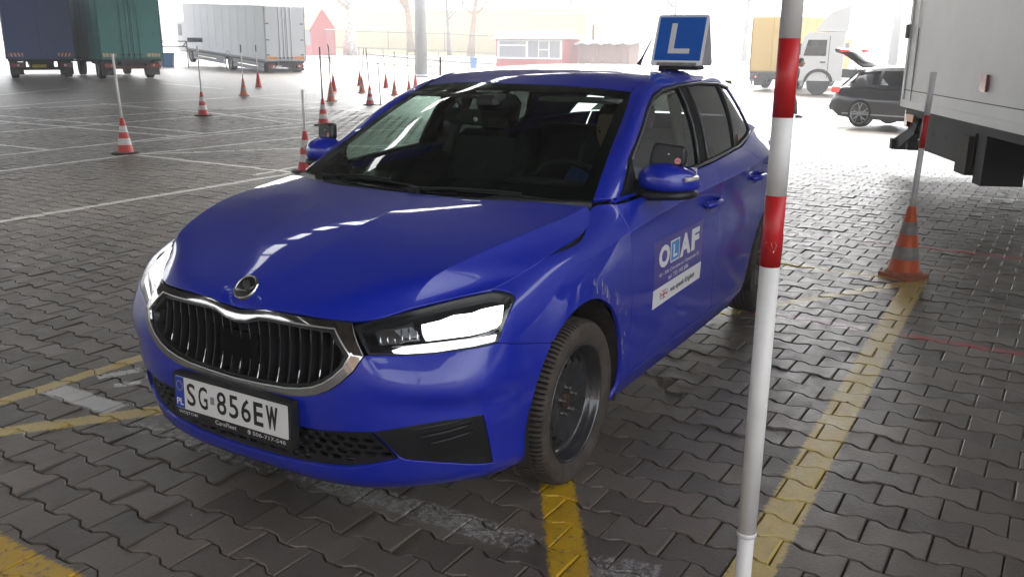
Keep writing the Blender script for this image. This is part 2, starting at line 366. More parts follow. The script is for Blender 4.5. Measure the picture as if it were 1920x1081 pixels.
def roundpoly(pts, r, n=3):
    """cut the corners of a polygon with small arcs"""
    pts = [np.array(p, float) for p in pts]; out = []
    for i, p in enumerate(pts):
        a = pts[i - 1] - p; b = pts[(i + 1) % len(pts)] - p; la, lb = np.linalg.norm(a), np.linalg.norm(b); q = min(r, la * .45, lb * .45)
        A, B = p + a / la * q, p + b / lb * q
        for k in range(n + 1):
            t = k / n; out.append(tuple((1-t)**2 * A + 2*t*(1-t) * p + t*t * B))
    return out
def chaikin(pts, k=2, closed=True):
    pts = np.array(pts, float)
    for _ in range(k):
        q = np.roll(pts, -1, axis=0); pts = np.stack([.75*pts + .25*q, .25*pts + .75*q], 1).reshape(-1, pts.shape[1])
    return pts
def tri2d(loops, sp, extra=None, crease=()):
    """triangulate the region between loops (first outer, rest holes); returns points, tris, list of loop index arrays"""
    pts = np.concatenate(loops); edges = []; idx = []; b = 0
    for L in loops:
        n = len(L); idx.append(np.arange(b, b + n)); edges += [(b + i, b + (i + 1) % n) for i in range(n)]; b += n
    lo, hi = loops[0].min(0), loops[0].max(0)
    g = np.stack(np.meshgrid(np.arange(lo[0] + sp / 2, hi[0], sp), np.arange(lo[1] + sp / 2, hi[1], sp), indexing='ij'), -1).reshape(-1, 2)
    for ct in crease:
        if lo[1] < ct < hi[1]:
            g = g[abs(g[:, 1] - ct) > sp * .6]; xs = np.arange(lo[0], hi[0], sp)
            for dt in (-.010, -.004, .004, .010): g = np.concatenate([g, np.stack([xs, np.full_like(xs, ct + dt)], 1)])
    if extra is not None: g = np.concatenate([g, extra])
    k = pip(g, loops[0])
    for L in loops[1:]: k &= ~pip(g, L)
    g = g[k]
    if len(g):
        k = np.ones(len(g), bool)
        for L in loops: k &= segdist(g, L) > sp * .3
        g = g[k]
    allp = np.concatenate([pts, g]) if len(g) else pts
    v, e, f, ov, oe, of = delaunay_2d_cdt([Vector(p) for p in allp], edges, [], 0, 1e-7)
    V = np.array([p[:] for p in v]); F = np.array([list(t) for t in f if len(t) == 3])
    cen = V[F].mean(1); k = pip(cen, loops[0])
    for L in loops[1:]: k &= ~pip(cen, L)
    F = F[k]; a = V[F]; area = np.cross(a[:, 1] - a[:, 0], a[:, 2] - a[:, 0]); F = F[abs(area) > 1e-10]; a = V[F]
    area = np.cross(a[:, 1] - a[:, 0], a[:, 2] - a[:, 0]); F[area < 0] = F[area < 0][:, ::-1]
    mp = {}
    for new, olds in enumerate(ov):
        for o_ in olds: mp[o_] = new
    idx = [np.array([mp[i] for i in L]) for L in idx]
    idx = [L[L != np.roll(L, 1)] for L in idx]
    return V, F, idx
def set_normals(me, N):
    N = np.nan_to_num(np.asarray(N)); l = np.linalg.norm(N, axis=1); N[l < 1e-6] = (0, 0, 1)
    nv = len(me.vertices); me.validate(); assert len(me.vertices) == nv
    me.polygons.foreach_set('use_smooth', [True] * len(me.polygons)); me.normals_split_custom_set_from_vertices([tuple(n) for n in N])
def panel(name, S, poly, mats, parent=None, comps=None, holes=(), thick=.016, gap=.0022, off=0., sp=.022, mirror=False, both=False, smax=None, smin=None, rim=True, crease=True, offfn=None):
    """poly/holes in surface parameters, or in the two coordinates comps. Returns the object (or a left/right pair)."""
    def conv(pl):
        pl = densify(pl, sp)
        return inv(S, pl, comps, smax, smin) if comps else pl
    loops = [conv(poly)] + [conv(h) for h in holes]
    def ccw(L): return np.sum(L[:, 0] * np.roll(L[:, 1], -1) - np.roll(L[:, 0], -1) * L[:, 1]) > 0
    loops = [L if (ccw(L) == (i == 0)) else L[::-1] for i, L in enumerate(loops)]
    V, F, idx = tri2d(loops, sp, crease=[S.kt[b] for b in S.tb] if crease else ())
    P = S(V); N = S.nrm(V)
    ov = offfn(P) if offfn is not None else off
    P = P + N * (np.asarray(ov)[:, None] if offfn is not None else off)
    e = P[F]; fn = np.cross(e[:, 1] - e[:, 0], e[:, 2] - e[:, 0])
    if (fn * N[F[:, 0]]).sum() < 0: F = F[:, ::-1]
    Pv, Nv, Fv = [P], [N], [F]; nb = len(P)
    for L in idx:
        p = P[L]; n = N[L]; t = np.roll(p, -1, 0) - np.roll(p, 1, 0); t /= np.maximum(np.linalg.norm(t, axis=1), 1e-9)[:, None]
        out = np.cross(t, n); out /= np.maximum(np.linalg.norm(out, axis=1), 1e-9)[:, None]
        if S.flip < 0: out = -out
        P[L] = p - out * gap * 1.25
        if not rim: continue
        B = p - out * gap * .5 - n * .0018; Cc = p - out * gap * .5 - n * thick
        m = len(L); Pv += [B, Cc]; Nv += [(n * .35 + out) / np.linalg.norm(n * .35 + out, axis=1)[:, None], out]
        i = np.arange(m); j = (i + 1) % m
        q = [np.stack([L[i], nb + i, nb + j, L[j]], 1), np.stack([nb + i, nb + m + i, nb + m + j, nb + j], 1)]
        if S.flip < 0: q = [a[:, ::-1] for a in q]
        Fv += q; nb += 2 * m
    Pa = np.concatenate(Pv); Na = np.concatenate(Nv); res = []
    for mir in ((False, True) if both else (mirror,)):
        s = np.array([1, -1, 1]) if mir else np.ones(3)
        me = bpy.data.meshes.new(name); fl = [list(map(int, r)) for a in Fv for r in (a[:, ::-1] if mir else a)]; fl = [f for f in fl if len(set(f)) == len(f)]
        me.from_pydata((Pa * s).tolist(), [], fl); me.update(); set_normals(me, Na * s)
        res.append(put(name, me, mats, parent))
    return res if both else res[0]

# ---------------------------------------------------------------- the yard: ground, pavers, paint
LINES = [(0.32,-5.76,-5.91,-5.69,0.1,'w'),(-1.5,-8.8,-5.67,-8.88,0.1,'w'),(-5.51,-8.88,-6.93,-8.7,0.09,'w'),(-6.93,-8.7,-11.28,-8.42,0.09,'w'),(-5.54,-8.83,-9.14,-6.1,0.09,'w'),(-5.44,-8.76,-5.37,-5.16,0.09,'w'),(-2.39,-10.33,-5.15,-10.36,0.1,'w'),(-5.15,-10.36,-8.49,-10.41,0.11,'w'),(-8.49,-10.41,-11.31,-10.51,0.09,'w'),(-6.27,-10.25,-10.3,-9.92,0.09,'w'),(-10.3,-9.92,-13.82,-10.0,0.09,'w'),(-5.09,-13.59,-5.14,-10.38,0.1,'w'),(-4.22,-13.54,-9.05,-13.39,0.1,'w'),(-9.05,-13.39,-10.42,-13.41,0.1,'w'),(-10.6,-13.09,-17.69,-13.48,0.1,'w'),(-5.18,-15.21,-11.32,-14.88,0.1,'w'),(-11.32,-14.88,-15.63,-14.61,0.1,'w'),(-8.25,-18.88,-8.17,-12.68,0.1,'w'),(-8.17,-12.68,-8.07,-10.42,0.1,'w'),(-7.5,-17.63,-7.46,-10.51,0.1,'w'),(-7.26,-18.85,-15.33,-17.97,0.13,'w'),(-7.87,-19.26,-12.79,-20.18,0.12,'w'),(-11.94,-18.74,-11.2,-13.42,0.12,'w'),(-11.27,-13.85,-10.33,-10.49,0.1,'w'),(-16.29,-17.99,-15.62,-14.62,0.11,'w'),(-14.91,-18.12,-22.4,-17.69,0.12,'w'),(-14.21,-14.79,-14.62,-10.35,0.1,'w'),(-11.24,-12.42,-11.0,-10.93,0.1,'w'),(-11.14,-13.05,-15.1,-10.56,0.1,'w'),(-11.27,-10.45,-15.91,-13.37,0.2,'w'),(-11.91,-10.7,-15.32,-11.84,0.11,'w'),(-17.12,-15.42,-20.45,-17.32,0.24,'w'),(-20.64,-18.47,-24.0,-20.47,0.24,'w'),(-16.11,-14.53,-24.66,-17.48,0.13,'w'),(-4.96,-5.99,-5.8,-6.07,0.08,'w'),(-12.56,-24.28,-15.94,-26.03,0.14,'w'),(-20.34,-26.98,-18.79,-21.8,0.14,'w'),(-18.11,-16.04,-21.48,-17.55,0.13,'w'),(-8.05,-8,-8.05,4,0.1,'w'),(-11.25,-9,-11.25,4,0.1,'w'),(-15.5,-10,-15.5,5,0.11,'w'),(-20.1,-12,-20.1,5,0.12,'w'),(-24.5,-12,-24.5,3,0.14,'w'),(-29,-12,-29,3,0.16,'w'),(-15.88,-2.08,-23.08,-2.2,0.16,'d'),(-5.0,0.0,-4.98,1.3,0.09,'p'),(-4.98,1.35,-4.95,3.2,0.075,'r'),(-2.5,0.7,-2.49,1.45,0.1,'p'),(-2.49,1.66,-2.46,3.2,0.065,'r'),(-2.5,0.94,-2.49,0.77,0.08,'r'),(-3.83,0.2,-3.79,1.64,0.085,'y'),(-3.71,1.52,-2.28,0.6,0.085,'y'),(-3.9,1.565,0.9,1.575,0.135,'y'),(-0.24,0.61,1.09,1.42,0.125,'Y'),(1.28,-1.75,-0.82,-1.61,0.085,'y'),(1.35,-1.76,-0.04,-0.71,0.1,'y'),(1.385,-1.3,1.405,0.15,0.14,'Y'),(0.52,-0.99,0.47,0.93,0.12,'s'),(0.49,1.13,0.44,1.34,0.15,'s'),(0.47,-1.65,0.47,-1.19,0.115,'w'),(0.27,-1.6,0.09,-1.52,0.06,'w'),(0.29,-1.45,0.2,-1.38,0.05,'w'),(0.14,-1.42,0.05,-1.33,0.05,'w'),(-4.4,-5.2,-5.6,-5.35,0.05,'w'),(-4.6,-1.2,-4.62,0.2,0.06,'s'),(-3.2,-0.2,-3.21,1.2,0.05,'s'),(-4.2,0.2,-4.2,1.1,0.06,'s')]
TONE = {'w': ((.66,.65,.62), .60, .24), 'y': ((.62,.47,.16), .58, .30), 'Y': ((.60,.36,.015), .5, .40), 'p': ((.66,.50,.54), .6, .34), 'r': ((.42,.07,.08), .62, .30), 's': ((.42,.42,.41), .7, .52), 'd': ((.46,.44,.36), .7, .45)}
def paver_mat(name, lines, far=False):
    m, nt, b = new_mat(name); I = b.inputs; L = nt.links; N = nt.nodes.new
    geo = N('ShaderNodeNewGeometry'); oi = N('ShaderNodeObjectInfo')
    def math_(op, a, bb=None, c=None):
        n = N('ShaderNodeMath'); n.operation = op
        for i, v in enumerate((a, bb, c)):
            if v is None: continue
            if isinstance(v, (int, float)): n.inputs[i].default_value = v
            else: L.new(v, n.inputs[i])
        return n.outputs[0]
    def noise(scale, detail=4, rough=.6, off=0):
        n = N('ShaderNodeTexNoise'); n.inputs['Scale'].default_value = scale; n.inputs['Detail'].default_value = detail; n.inputs['Roughness'].default_value = rough
        mp = N('ShaderNodeVectorMath'); mp.operation = 'ADD'; mp.inputs[1].default_value = (off, off * .7, 0); L.new(geo.outputs['Position'], mp.inputs[0]); L.new(mp.outputs[0], n.inputs['Vector']); return n.outputs['Fac']
    def rng(v, a, c, lo=0., hi=1.):
        n = N('ShaderNodeMapRange'); n.inputs['From Min'].default_value = a; n.inputs['From Max'].default_value = c; n.inputs['To Min'].default_value = lo; n.inputs['To Max'].default_value = hi; L.new(v, n.inputs['Value']); return n.outputs[0]
    def mix(f, a, c, mode='MIX'):
        n = N('ShaderNodeMix'); n.data_type = 'RGBA'; n.blend_type = mode
        for i, v in ((0, f), (6, a), (7, c)):
            if isinstance(v, (int, float)): n.inputs[i].default_value = v
            elif isinstance(v, tuple): n.inputs[i].default_value = (*v, 1)
            else: L.new(v, n.inputs[i])
        return n.outputs[2]
    rnd = math_('FRACT', math_('ADD', geo.outputs['Random Per Island'], oi.outputs['Random'])) if not far else noise(5.5, 0, 0, 3)
    grit = noise(260, 2, .7); blot = noise(9, 6, .65, 11); big = noise(.55, 5, .6, 5); mid = noise(2.2, 4, .6, 31)
    base = mix(rnd, (.100,.086,.073), (.195,.168,.142))
    base = mix(rng(rnd, .80, 1.0, 0, .55), base, (.165,.128,.104))
    base = mix(rng(blot, .3, .7, 0, 1), mix(.45, base, (.075,.065,.057)), base)
    base = mix(1.0, base, mix(rng(big, .3, .72), (.62,.60,.58), (1.22,1.2,1.18)), 'MULTIPLY')
    base = mix(1.0, base, mix(rng(grit, .25, .75), (.72,.72,.72), (1.28,1.28,1.28)), 'MULTIPLY')
    # old white splashes on single stones, oil
    base = mix(math_('MULTIPLY', rng(mid, .63, .72, 0, .5), rng(grit, .35, .6)), base, (.33,.32,.31))
    base = mix(rng(noise(1.1, 5, .65, 71), .63, .76, 0, .6), base, (.030,.026,.024))
    wear = noise(34, 6, .72, 17); edge = noise(55, 3, .6, 23)
    sep = N('ShaderNodeSeparateXYZ'); L.new(geo.outputs['Position'], sep.inputs[0]); PX, PY = sep.outputs['X'], sep.outputs['Y']
    wob = math_('MULTIPLY', math_('SUBTRACT', edge, .5), .045)
    groups = {}
    for x0, y0, x1, y1, wd, c in lines:
        dx, dy = x1 - x0, y1 - y0; ln = math.hypot(dx, dy); dx /= ln; dy /= ln
        # signed distances along and across, two fused multiply-adds each
        across = math_('ABSOLUTE', math_('MULTIPLY_ADD', PX, -dy, math_('MULTIPLY_ADD', PY, dx, dy * x0 - dx * y0)))
        along = math_('ABSOLUTE', math_('MULTIPLY_ADD', PX, dx, math_('MULTIPLY_ADD', PY, dy, -(dx * (x0+x1)/2 + dy * (y0+y1)/2))))
        d = math_('MAXIMUM', math_('SUBTRACT', across, wd / 2), math_('SUBTRACT', along, ln / 2))
        groups[c] = math_('MINIMUM', groups[c], d) if c in groups else d
    for c, d in groups.items():
        col, ro, wr = TONE[c]
        m0 = rng(math_('ADD', d, wob), .007, -.007)
        keep = rng(math_('ADD', wear, math_('MULTIPLY', math_('SUBTRACT', big, .5), .5)), wr - .06, wr + .05)
        if c == 's': keep = math_('MULTIPLY', keep, rng(grit, .42, .52))
        tone = mix(1.0, col, mix(rng(blot, .25, .75), (.70,.69,.68), (1.12,1.12,1.12)), 'MULTIPLY')
        base = mix(math_('MULTIPLY', m0, keep), base, tone)
    L.new(base, I['Base Color']); L.new(rng(blot, .3, .75, .30, .58), I['Roughness']); I['Specular IOR Level'].default_value = .55
    bp = N('ShaderNodeBump'); bp.inputs['Strength'].default_value = .55; bp.inputs['Distance'].default_value = .004
    L.new(math_('MULTIPLY_ADD', grit, .6, noise(60, 3, .6, 7)), bp.inputs['Height']); L.new(bp.outputs[0], I['Normal'])
    return m
M_NEAR = paver_mat('paver_near', [l for l in LINES if max(l[0], l[2]) > -9 and max(l[1], l[3]) > -9.2])
M_FAR = paver_mat('paver_far', [l for l in LINES if min(l[0], l[2]) < -4.5 and l[5] in 'wdrpy'], far=True)
M_MID = paver_mat('paver_mid', [l for l in LINES if min(l[0], l[2]) < -4.5 and l[5] in 'wdrpy'])
gx = np.concatenate([[-700, -400, -260, -190], np.arange(-150, -36, 6.), np.arange(-36, 20, 1.), [24, 40, 80, 160, 400]])
gy = np.concatenate([[-700, -400, -220], np.arange(-150, -36, 6.), np.arange(-36, 12, 1.), [14, 24, 40, 80, 160, 400]])
G = np.array([(x, y, float(zt(x, y)) - .016) for x in gx for y in gy]); nx, ny = len(gx), len(gy)
mb = MB(); mb.smooth = True; mb.add(G, [(i*ny+j, (i+1)*ny+j, (i+1)*ny+j+1, i*ny+j+1) for i in range(nx-1) for j in range(ny-1)])
ground = tag(mb.build('pavement', M_FAR), kind='structure')
# bone-shaped pavers: rows run across, every other row shifted by half a stone
PIT, LEN, AMP, ROT = .1465, .209, .0125, R(-1.6); O = np.array([-.913, 1.952])
half = [(-.5, 1), (-.34, 1), (-.17, -1), (.17, -1), (.34, 1), (.5, 1)]
def stone_outline(inset):
    e = LEN/2 - .0022 - inset
    up = [(max(-e, min(e, v*LEN)), PIT/2 + a*AMP - .0022 - inset) for v, a in half]
    return [(h, v) for v, h in up] + [(-h, v) for v, h in up[::-1]]          # (x, y)
so, si = stone_outline(0)[::-1], stone_outline(.0045)[::-1]
sv = np.array([(x, y, 0) for x, y in si] + [(x, y, -.0035) for x, y in stone_outline(.0008)[::-1]] + [(x, y, -.0145) for x, y in so]); ns = len(si)
sf = [list(range(ns))] + [(r*ns + (k+1) % ns, r*ns + k, (r+1)*ns + k, (r+1)*ns + (k+1) % ns) for r in (0, 1) for k in range(ns)]
if (sv[sf[0][1]][0]-sv[sf[0][0]][0])*(sv[sf[0][2]][1]-sv[sf[0][1]][1]) - (sv[sf[0][1]][1]-sv[sf[0][0]][1])*(sv[sf[0][2]][0]-sv[sf[0][1]][0]) < 0: sf = [f[::-1] for f in sf]
cr, sr = math.cos(ROT), math.sin(ROT); st_ = []
for i in range(-150, 24):
    for j in range(-130, 20):
        a, bb = i * PIT, (j + .5 * (i % 2) + .5) * LEN
        st_.append((O[0] + a*cr - bb*sr, O[1] + a*sr + bb*cr))
st_ = np.array(st_); q = (np.c_[st_, np.zeros(len(st_))] - CAM) @ CM; dep = -q[:, 2]; uu = 960 + CF*q[:, 0]/np.maximum(dep, .1); vv = 540 - CF*q[:, 1]/np.maximum(dep, .1)
pad = 90 + 500 / np.maximum(dep, .5)
k = (dep > .5) & (dep < 21) & (uu > -pad) & (uu < 1920 + pad) & (vv < 1081 + pad)
st_, dep, uu, vv = st_[k], dep[k], uu[k], vv[k]
carbox = (abs(st_[:, 1]) < .70) & (st_[:, 0] < .55) & (st_[:, 0] > -2.9)
inview = (uu > -20) & (uu < 1940) & (vv < 1100) & ~carbox
order = np.argsort(np.where(inview, dep, 1e6)); near_i = set(order[:300].tolist())
smesh = bpy.data.meshes.new('paving_stone'); smesh.from_pydata(sv.tolist(), [], sf); smesh.update()
VN, VM = [], []; FN, FM = [], []
for n_, (x, y) in enumerate(st_):
    z = float(zt(x, y)) + RNG.normal(0, .0014) - .0005; tx, ty = RNG.normal(0, .014), RNG.normal(0, .014); rz = ROT + RNG.normal(0, .008); dx, dy = RNG.normal(0, .0006, 2)
    if n_ in near_i:
        o = put('paving_stone', smesh, M_NEAR, ground, (x + dx, y + dy, z), (tx, ty, rz)); continue
    c, s = math.cos(rz), math.sin(rz); p = np.c_[x + dx + sv[:, 0]*c - sv[:, 1]*s, y + dy + sv[:, 0]*s + sv[:, 1]*c, z + sv[:, 2] + sv[:, 1]*tx - sv[:, 0]*ty]
    if x > -6.5 and y > -7.5: VN.append(p); FN.append(1)
    else: VM.append(p); FM.append(1)
for nm, V, m in (('paving_stones_midfield', VN, M_NEAR), ('paving_stones_far_field', VM, M_MID)):
    me = bpy.data.meshes.new('pavers'); me.from_pydata(np.concatenate(V).tolist(), [], [[i + b*len(sv) for i in f] for b in range(len(V)) for f in sf]); me.update()
    tag(put('paver_field', me, m, ground), kind='stuff')
# leaves, twigs and grit lying about
LEAF = [mat('dry_leaf', (.16, .09, .035), .8), mat('twig', (.10, .06, .035), .8), mat('paper_scrap', (.45, .42, .36), .8)]
mb = MB()
for _ in range(170):
    x, y = random.uniform(-4.5, 1.6), random.uniform(-2.6, 3.0)
    if abs(y) < .95 and -3.1 < x < .85: continue
    a = random.uniform(0, 2*PI); s = random.uniform(.004, .014); kx, ky = math.cos(a)*s, math.sin(a)*s; w_ = random.uniform(.2, .6); mb.mi = random.choice((0, 0, 1, 1, 1, 2)); z = .004
    if mb.mi == 1: kx *= 1.6; ky *= 1.6; w_ = .07
    mb.add([(x-kx, y-ky, z), (x+ky*w_, y-kx*w_, z+.005), (x+kx, y+ky, z+.003), (x-ky*w_, y+kx*w_, z+.006)], [(0, 1, 2, 3)])
tag(mb.build('litter', LEAF), kind='stuff')
# ---------------------------------------------------------------- flyover overhead (two decks side by side, a slot of sky between them), its columns
CONC = mat('concrete', (.27, .26, .245), .85, noise=.25, nscale=.7, bump=.3, bscale=30)
STEEL = mat('painted_girder', (.15, .145, .14), .7, noise=.2, nscale=2)
fly = tag(thing('flyover', 'grey concrete flyover whose two decks roof the near half of the yard', 'flyover', (0, 0, 0)), kind='structure')
HZ = 7.8
def deck(y0, y1, xa, xb, x1):
    """slab whose far edge runs askew from xa (at y0) to xb (at y1)"""
    mb = MB(); mb.prism([(xa, y0), (x1, y0), (x1, y1), (xb, y1)], HZ, HZ + .22, 'Z'); mb.build('deck_slab', CONC, fly)
    yy = y0 + 1.9
    while yy < y1:
        g = MB(); g.box((xa + (xb - xa) * (yy - y0) / (y1 - y0) + .2, yy - .16, HZ - .75), (x1 - .1, yy + .16, HZ - .002)); g.build('girder', STEEL, fly); yy += 2.3
deck(-7.95, 6.8, -24.5, -23, 24); deck(-44, -8.75, -37, -25, 24)
mb = MB(); xx = -24.5
while xx < 23.5:
    ln_ = random.choice((.06, .06, .5, .9)); mb.box((xx, -8.748, HZ + .02), (xx + ln_, -7.952, HZ + .12)); xx += ln_ + random.choice((.35, .6, .9, 1.4))
mb.build('slot_bracing', STEEL, fly)
# ---------------------------------------------------------------- the blue hatchback
def paint_mat():
    m, nt, b = new_mat('blue_paint'); I = b.inputs; L = nt.links
    I['Roughness'].default_value = .42; I['Coat Weight'].default_value = 1; I['Coat Roughness'].default_value = .015; I['Coat IOR'].default_value = 1.46
    tc = nt.nodes.new('ShaderNodeTexCoord'); n = nt.nodes.new('ShaderNodeTexNoise'); n.inputs['Scale'].default_value = 3.5; n.inputs['Detail'].default_value = 9; n.inputs['Roughness'].default_value = .7
    L.new(tc.outputs['Object'], n.inputs['Vector'])
    # road dust: a thin film low on the body and round the wheels, thicker in blotches
    sx = nt.nodes.new('ShaderNodeSeparateXYZ'); L.new(tc.outputs['Object'], sx.inputs[0])
    lo = nt.nodes.new('ShaderNodeMapRange'); lo.inputs['From Min'].default_value = .62; lo.inputs['From Max'].default_value = .16; L.new(sx.outputs['Z'], lo.inputs['Value'])
    no = nt.nodes.new('ShaderNodeMapRange'); no.inputs['From Min'].default_value = .42; no.inputs['From Max'].default_value = .72; L.new(n.outputs['Fac'], no.inputs['Value'])
    mu = nt.nodes.new('ShaderNodeMath'); mu.operation = 'MULTIPLY'; L.new(lo.outputs[0], mu.inputs[0]); L.new(no.outputs[0], mu.inputs[1])
    m2 = nt.nodes.new('ShaderNodeMath'); m2.operation = 'MULTIPLY'; L.new(mu.outputs[0], m2.inputs[0]); m2.inputs[1].default_value = .22
    mx = nt.nodes.new('ShaderNodeMix'); mx.data_type = 'RGBA'; mx.inputs[6].default_value = (.0006, .0150, .36, 1); mx.inputs[7].default_value = (.16, .14, .12, 1)
    L.new(m2.outputs[0], mx.inputs[0]); L.new(mx.outputs[2], I['Base Color'])
    cr = nt.nodes.new('ShaderNodeMapRange'); cr.inputs['From Min'].default_value = .35; cr.inputs['From Max'].default_value = .8; cr.inputs['To Min'].default_value = .008; cr.inputs['To Max'].default_value = .06
    L.new(n.outputs['Fac'], cr.inputs['Value']); L.new(cr.outputs[0], I['Coat Roughness'])
    return m
PAINT = paint_mat()
BLK = mat('black_plastic', (.012, .012, .013), .45, bump=.05, bscale=400)
GLOSSBLK = mat('gloss_black', (.006, .006, .007), .12, coat=.6)
DARK = mat('dark_lining', (.008, .008, .008), .8)
CHROME = mat('chrome', (.50, .485, .47), .08, metal=1)
SATIN = mat('satin_trim', (.10, .10, .105), .3, metal=.4)
GLASS_F = glass_mat('windscreen_glass', (.50, .62, .55), .95)
GLASS_S = glass_mat('side_glass', (.62, .73, .68), 1.0, ior=2.4)
GLASS_T = glass_mat('tinted_glass', (.05, .055, .055), 1.0, ior=2.1)
LENS = glass_mat('lamp_lens', (.93, .95, .97), .9)
LAMP = mat('lamp_light', (.9, .9, .9), .3, emit=(1, .98, .95), estr=.75)
LAMP2 = mat('lamp_light_strip', (.9, .9, .9), .3, emit=(1, .99, .97), estr=.42)
REFL = mat('lamp_reflector', (.75, .76, .78), .16, metal=1)
REDL = mat('tail_lens', (.35, .01, .012), .1, coat=1)
PLATE = mat('plate_white', (.72, .72, .70), .35); INK = mat('plate_black', (.01, .01, .012), .5); EUBLUE = mat('plate_blue', (.01, .05, .36), .4)
WHITE = mat('sticker_white', (.76, .76, .78), .4); PURPLE = mat('sticker_purple', (.075, .055, .30), .35, coat=.4); LBLUE = mat('sticker_blue', (.06, .25, .55), .4)
YEL = mat('star_yellow', (.8, .55, .02), .5); FLAGR = mat('flag_red', (.55, .02, .03), .5); FLAGB = mat('flag_blue', (.01, .02, .16), .5)
car = thing('hatchback_car', 'blue hatchback with lit headlights, steel wheels and a purple and white door sticker', 'car', (0, 0, 0))
def both(fn):
    for s in (1, -1): fn(s)
# --- bonnet
ks, kt = HOODF.ks, HOODF.kt
panel('hood', HOODF, [(ks[0], kt[0]), (ks[0], kt[-1]), (ks[-1], kt[-1]), (ks[-1], kt[0])], PAINT, car, gap=.003, sp=.02)
# --- nose outlines (left half, then mirrored)
def full(half):  # points from the middle of the top round to the middle of the bottom -> closed outline
    half = [tuple(p) for p in half]; return half + [(-y, z) for y, z in half[::-1] if abs(y) > 1e-6]
CH_OUT = [(0, .7365), (.07, .7445), (.12, .7535), (.17, .7535), (.43, .7475), (.494, .661), (.471, .616), (.434, .577), (.391, .545), (.344, .522), (.288, .507), (.226, .497), (.12, .491), (0, .488)]
CH_IN = [(0, .706), (.045, .710), (.095, .727), (.14, .731), (.388, .729), (.455, .66), (.439, .624), (.408, .592), (.370, .565), (.33, .546), (.28, .532), (.22, .522), (.12, .516), (0, .513)]
co, ci = full(CH_OUT), full(CH_IN)
gr = empty_part('front_grille', car)
def chrome_off(P): return .006 + 0 * P[:, 0]
panel('chrome_surround', NOSE, inv(NOSE, densify(co, .02), (1, 2)), CHROME, gr, holes=[inv(NOSE, densify(ci, .02), (1, 2))], offfn=chrome_off, gap=.0015, sp=.018, thick=.03)
panel('grille_backing', NOSE, inv(NOSE, densify(co, .02), (1, 2)), DARK, gr, off=-.055, rim=False, sp=.05)
ring_in = [(y * .965, .62 + (z - .62) * .93) for y, z in ci]
panel('grille_liner', NOSE, inv(NOSE, densify(ci, .02), (1, 2)), BLK, gr, holes=[inv(NOSE, densify(ring_in, .02), (1, 2))], off=-.004, gap=-.003, sp=.02, thick=.045)
ca = np.array(ci)
def zspan(y):
    zs = []
    for i in range(len(ca)):
        a, b = ca[i], ca[(i + 1) % len(ca)]
        if (a[0] - y) * (b[0] - y) < 0: zs.append(a[1] + (b[1] - a[1]) * (y - a[0]) / (b[0] - a[0]))
    return (min(zs), max(zs)) if len(zs) >= 2 else None
for k in range(21):
    y = -.425 + .0425 * k + 1e-4; zz = zspan(y)
    if not zz: continue
    z0, z1 = zz[0] + .004, zz[1] - .006; n = 9; zs = np.linspace(z0, z1, n)
    st = inv(NOSE, [(y, z) for z in zs], (1, 2)); P = NOSE(st); N = NOSE.nrm(st)
    u = np.linspace(0, 1, n); rec = .010 + .016 * np.sin(PI * np.clip(u, 0, 1)) ** .7; wid = .0035 + .0045 * np.sin(PI * u)
    lean = (.5 - u) * .014 * np.sign(y)
    mb = MB(); vs = []
    for i in range(n):
        c = P[i] - N[i] * rec[i]; c[1] += lean[i] * 0; bk = P[i] - N[i] * (rec[i] + .035); d = np.array([0, 1, 0])
        vs += [c - d * .0016, c + d * .0016, bk + d * wid[i], bk - d * wid[i]]
    fs = [(4*i+a, 4*i+(a+1) % 4, 4*(i+1)+(a+1) % 4, 4*(i+1)+a) for i in range(n-1) for a in range(4)]
    fs = [f[::-1] for f in fs]; mb.add(vs, fs)
    tip = (n - 3, n - 1)                               # bright edge at the upper end of every blade
    mb.mi = 1; mb.smooth = False
    for i0, i1 in ((n - 3, n - 1), (0, 2)) if k % 2 == 0 else ((n - 3, n - 1),):
        q = []
        for i in (i0, (i0 + i1) // 2, i1):
            c = P[i] - N[i] * (rec[i] - .0012); d = np.array([0, .0013, 0]); q += [c - d, c + d]
        mb.add(q, [(0, 1, 3, 2), (2, 3, 5, 4)])
    mb.build('grille_slat', [BLK, CHROME], gr)
ib = NOSE(inv(NOSE, densify(ci, .02), (1, 2))); ibn = NOSE.nrm(inv(NOSE, densify(ci, .02), (1, 2))); ibp = [tuple(p + n * .0055) for p, n in zip(ib, ibn)]
MB().tube(ibp + ibp[:1], .0026, 6).build('chrome_edge', mat('bright_chrome', (.85, .85, .85), .3, metal=1), gr)
panel('sensor_cover', NOSE, inv(NOSE, densify(roundpoly([(-.105, .535), (.075, .535), (.075, .662), (-.105, .672)], .01), .02), (1, 2)), mat('sensor_black', (.004, .004, .004), .7, spec=.1), gr, off=-.024, sp=.03)
# badge: chrome ring, black disc and a winged arrow, bent to the bonnet
bst = near(HOODF, [(.7525, 0, .795)])[0]; bp = HOODF([bst])[0]; bn = HOODF.nrm([bst])[0]; bn = np.array([bn[0], 0, bn[2]]); bn /= np.linalg.norm(bn)
bx = np.array([0, 1., 0]); by = np.cross(bn, bx); by = by if by[2] > 0 else -by
badge = empty_part('badge', car)
def onb(p, h): return tuple(bp + bx * p[0] + by * p[1] + bn * (h - .001))
def bshape(name, poly, h0, h1, m, faces=None):
    n = len(poly); mb = MB(); mb.add([onb(p, h0) for p in poly] + [onb(p, h1) for p in poly], [list(range(n, 2*n))] + [(i, (i+1) % n, (i+1) % n + n, i+n) for i in range(n)]); return mb.build(name, m, badge)
circ = [(math.cos(2*PI*i/40), math.sin(2*PI*i/40)) for i in range(40)]
bshape('badge_disc', [(x*.040, y*.040) for x, y in circ], -.012, .004, GLOSSBLK)
mb = MB(); mb.smooth = True
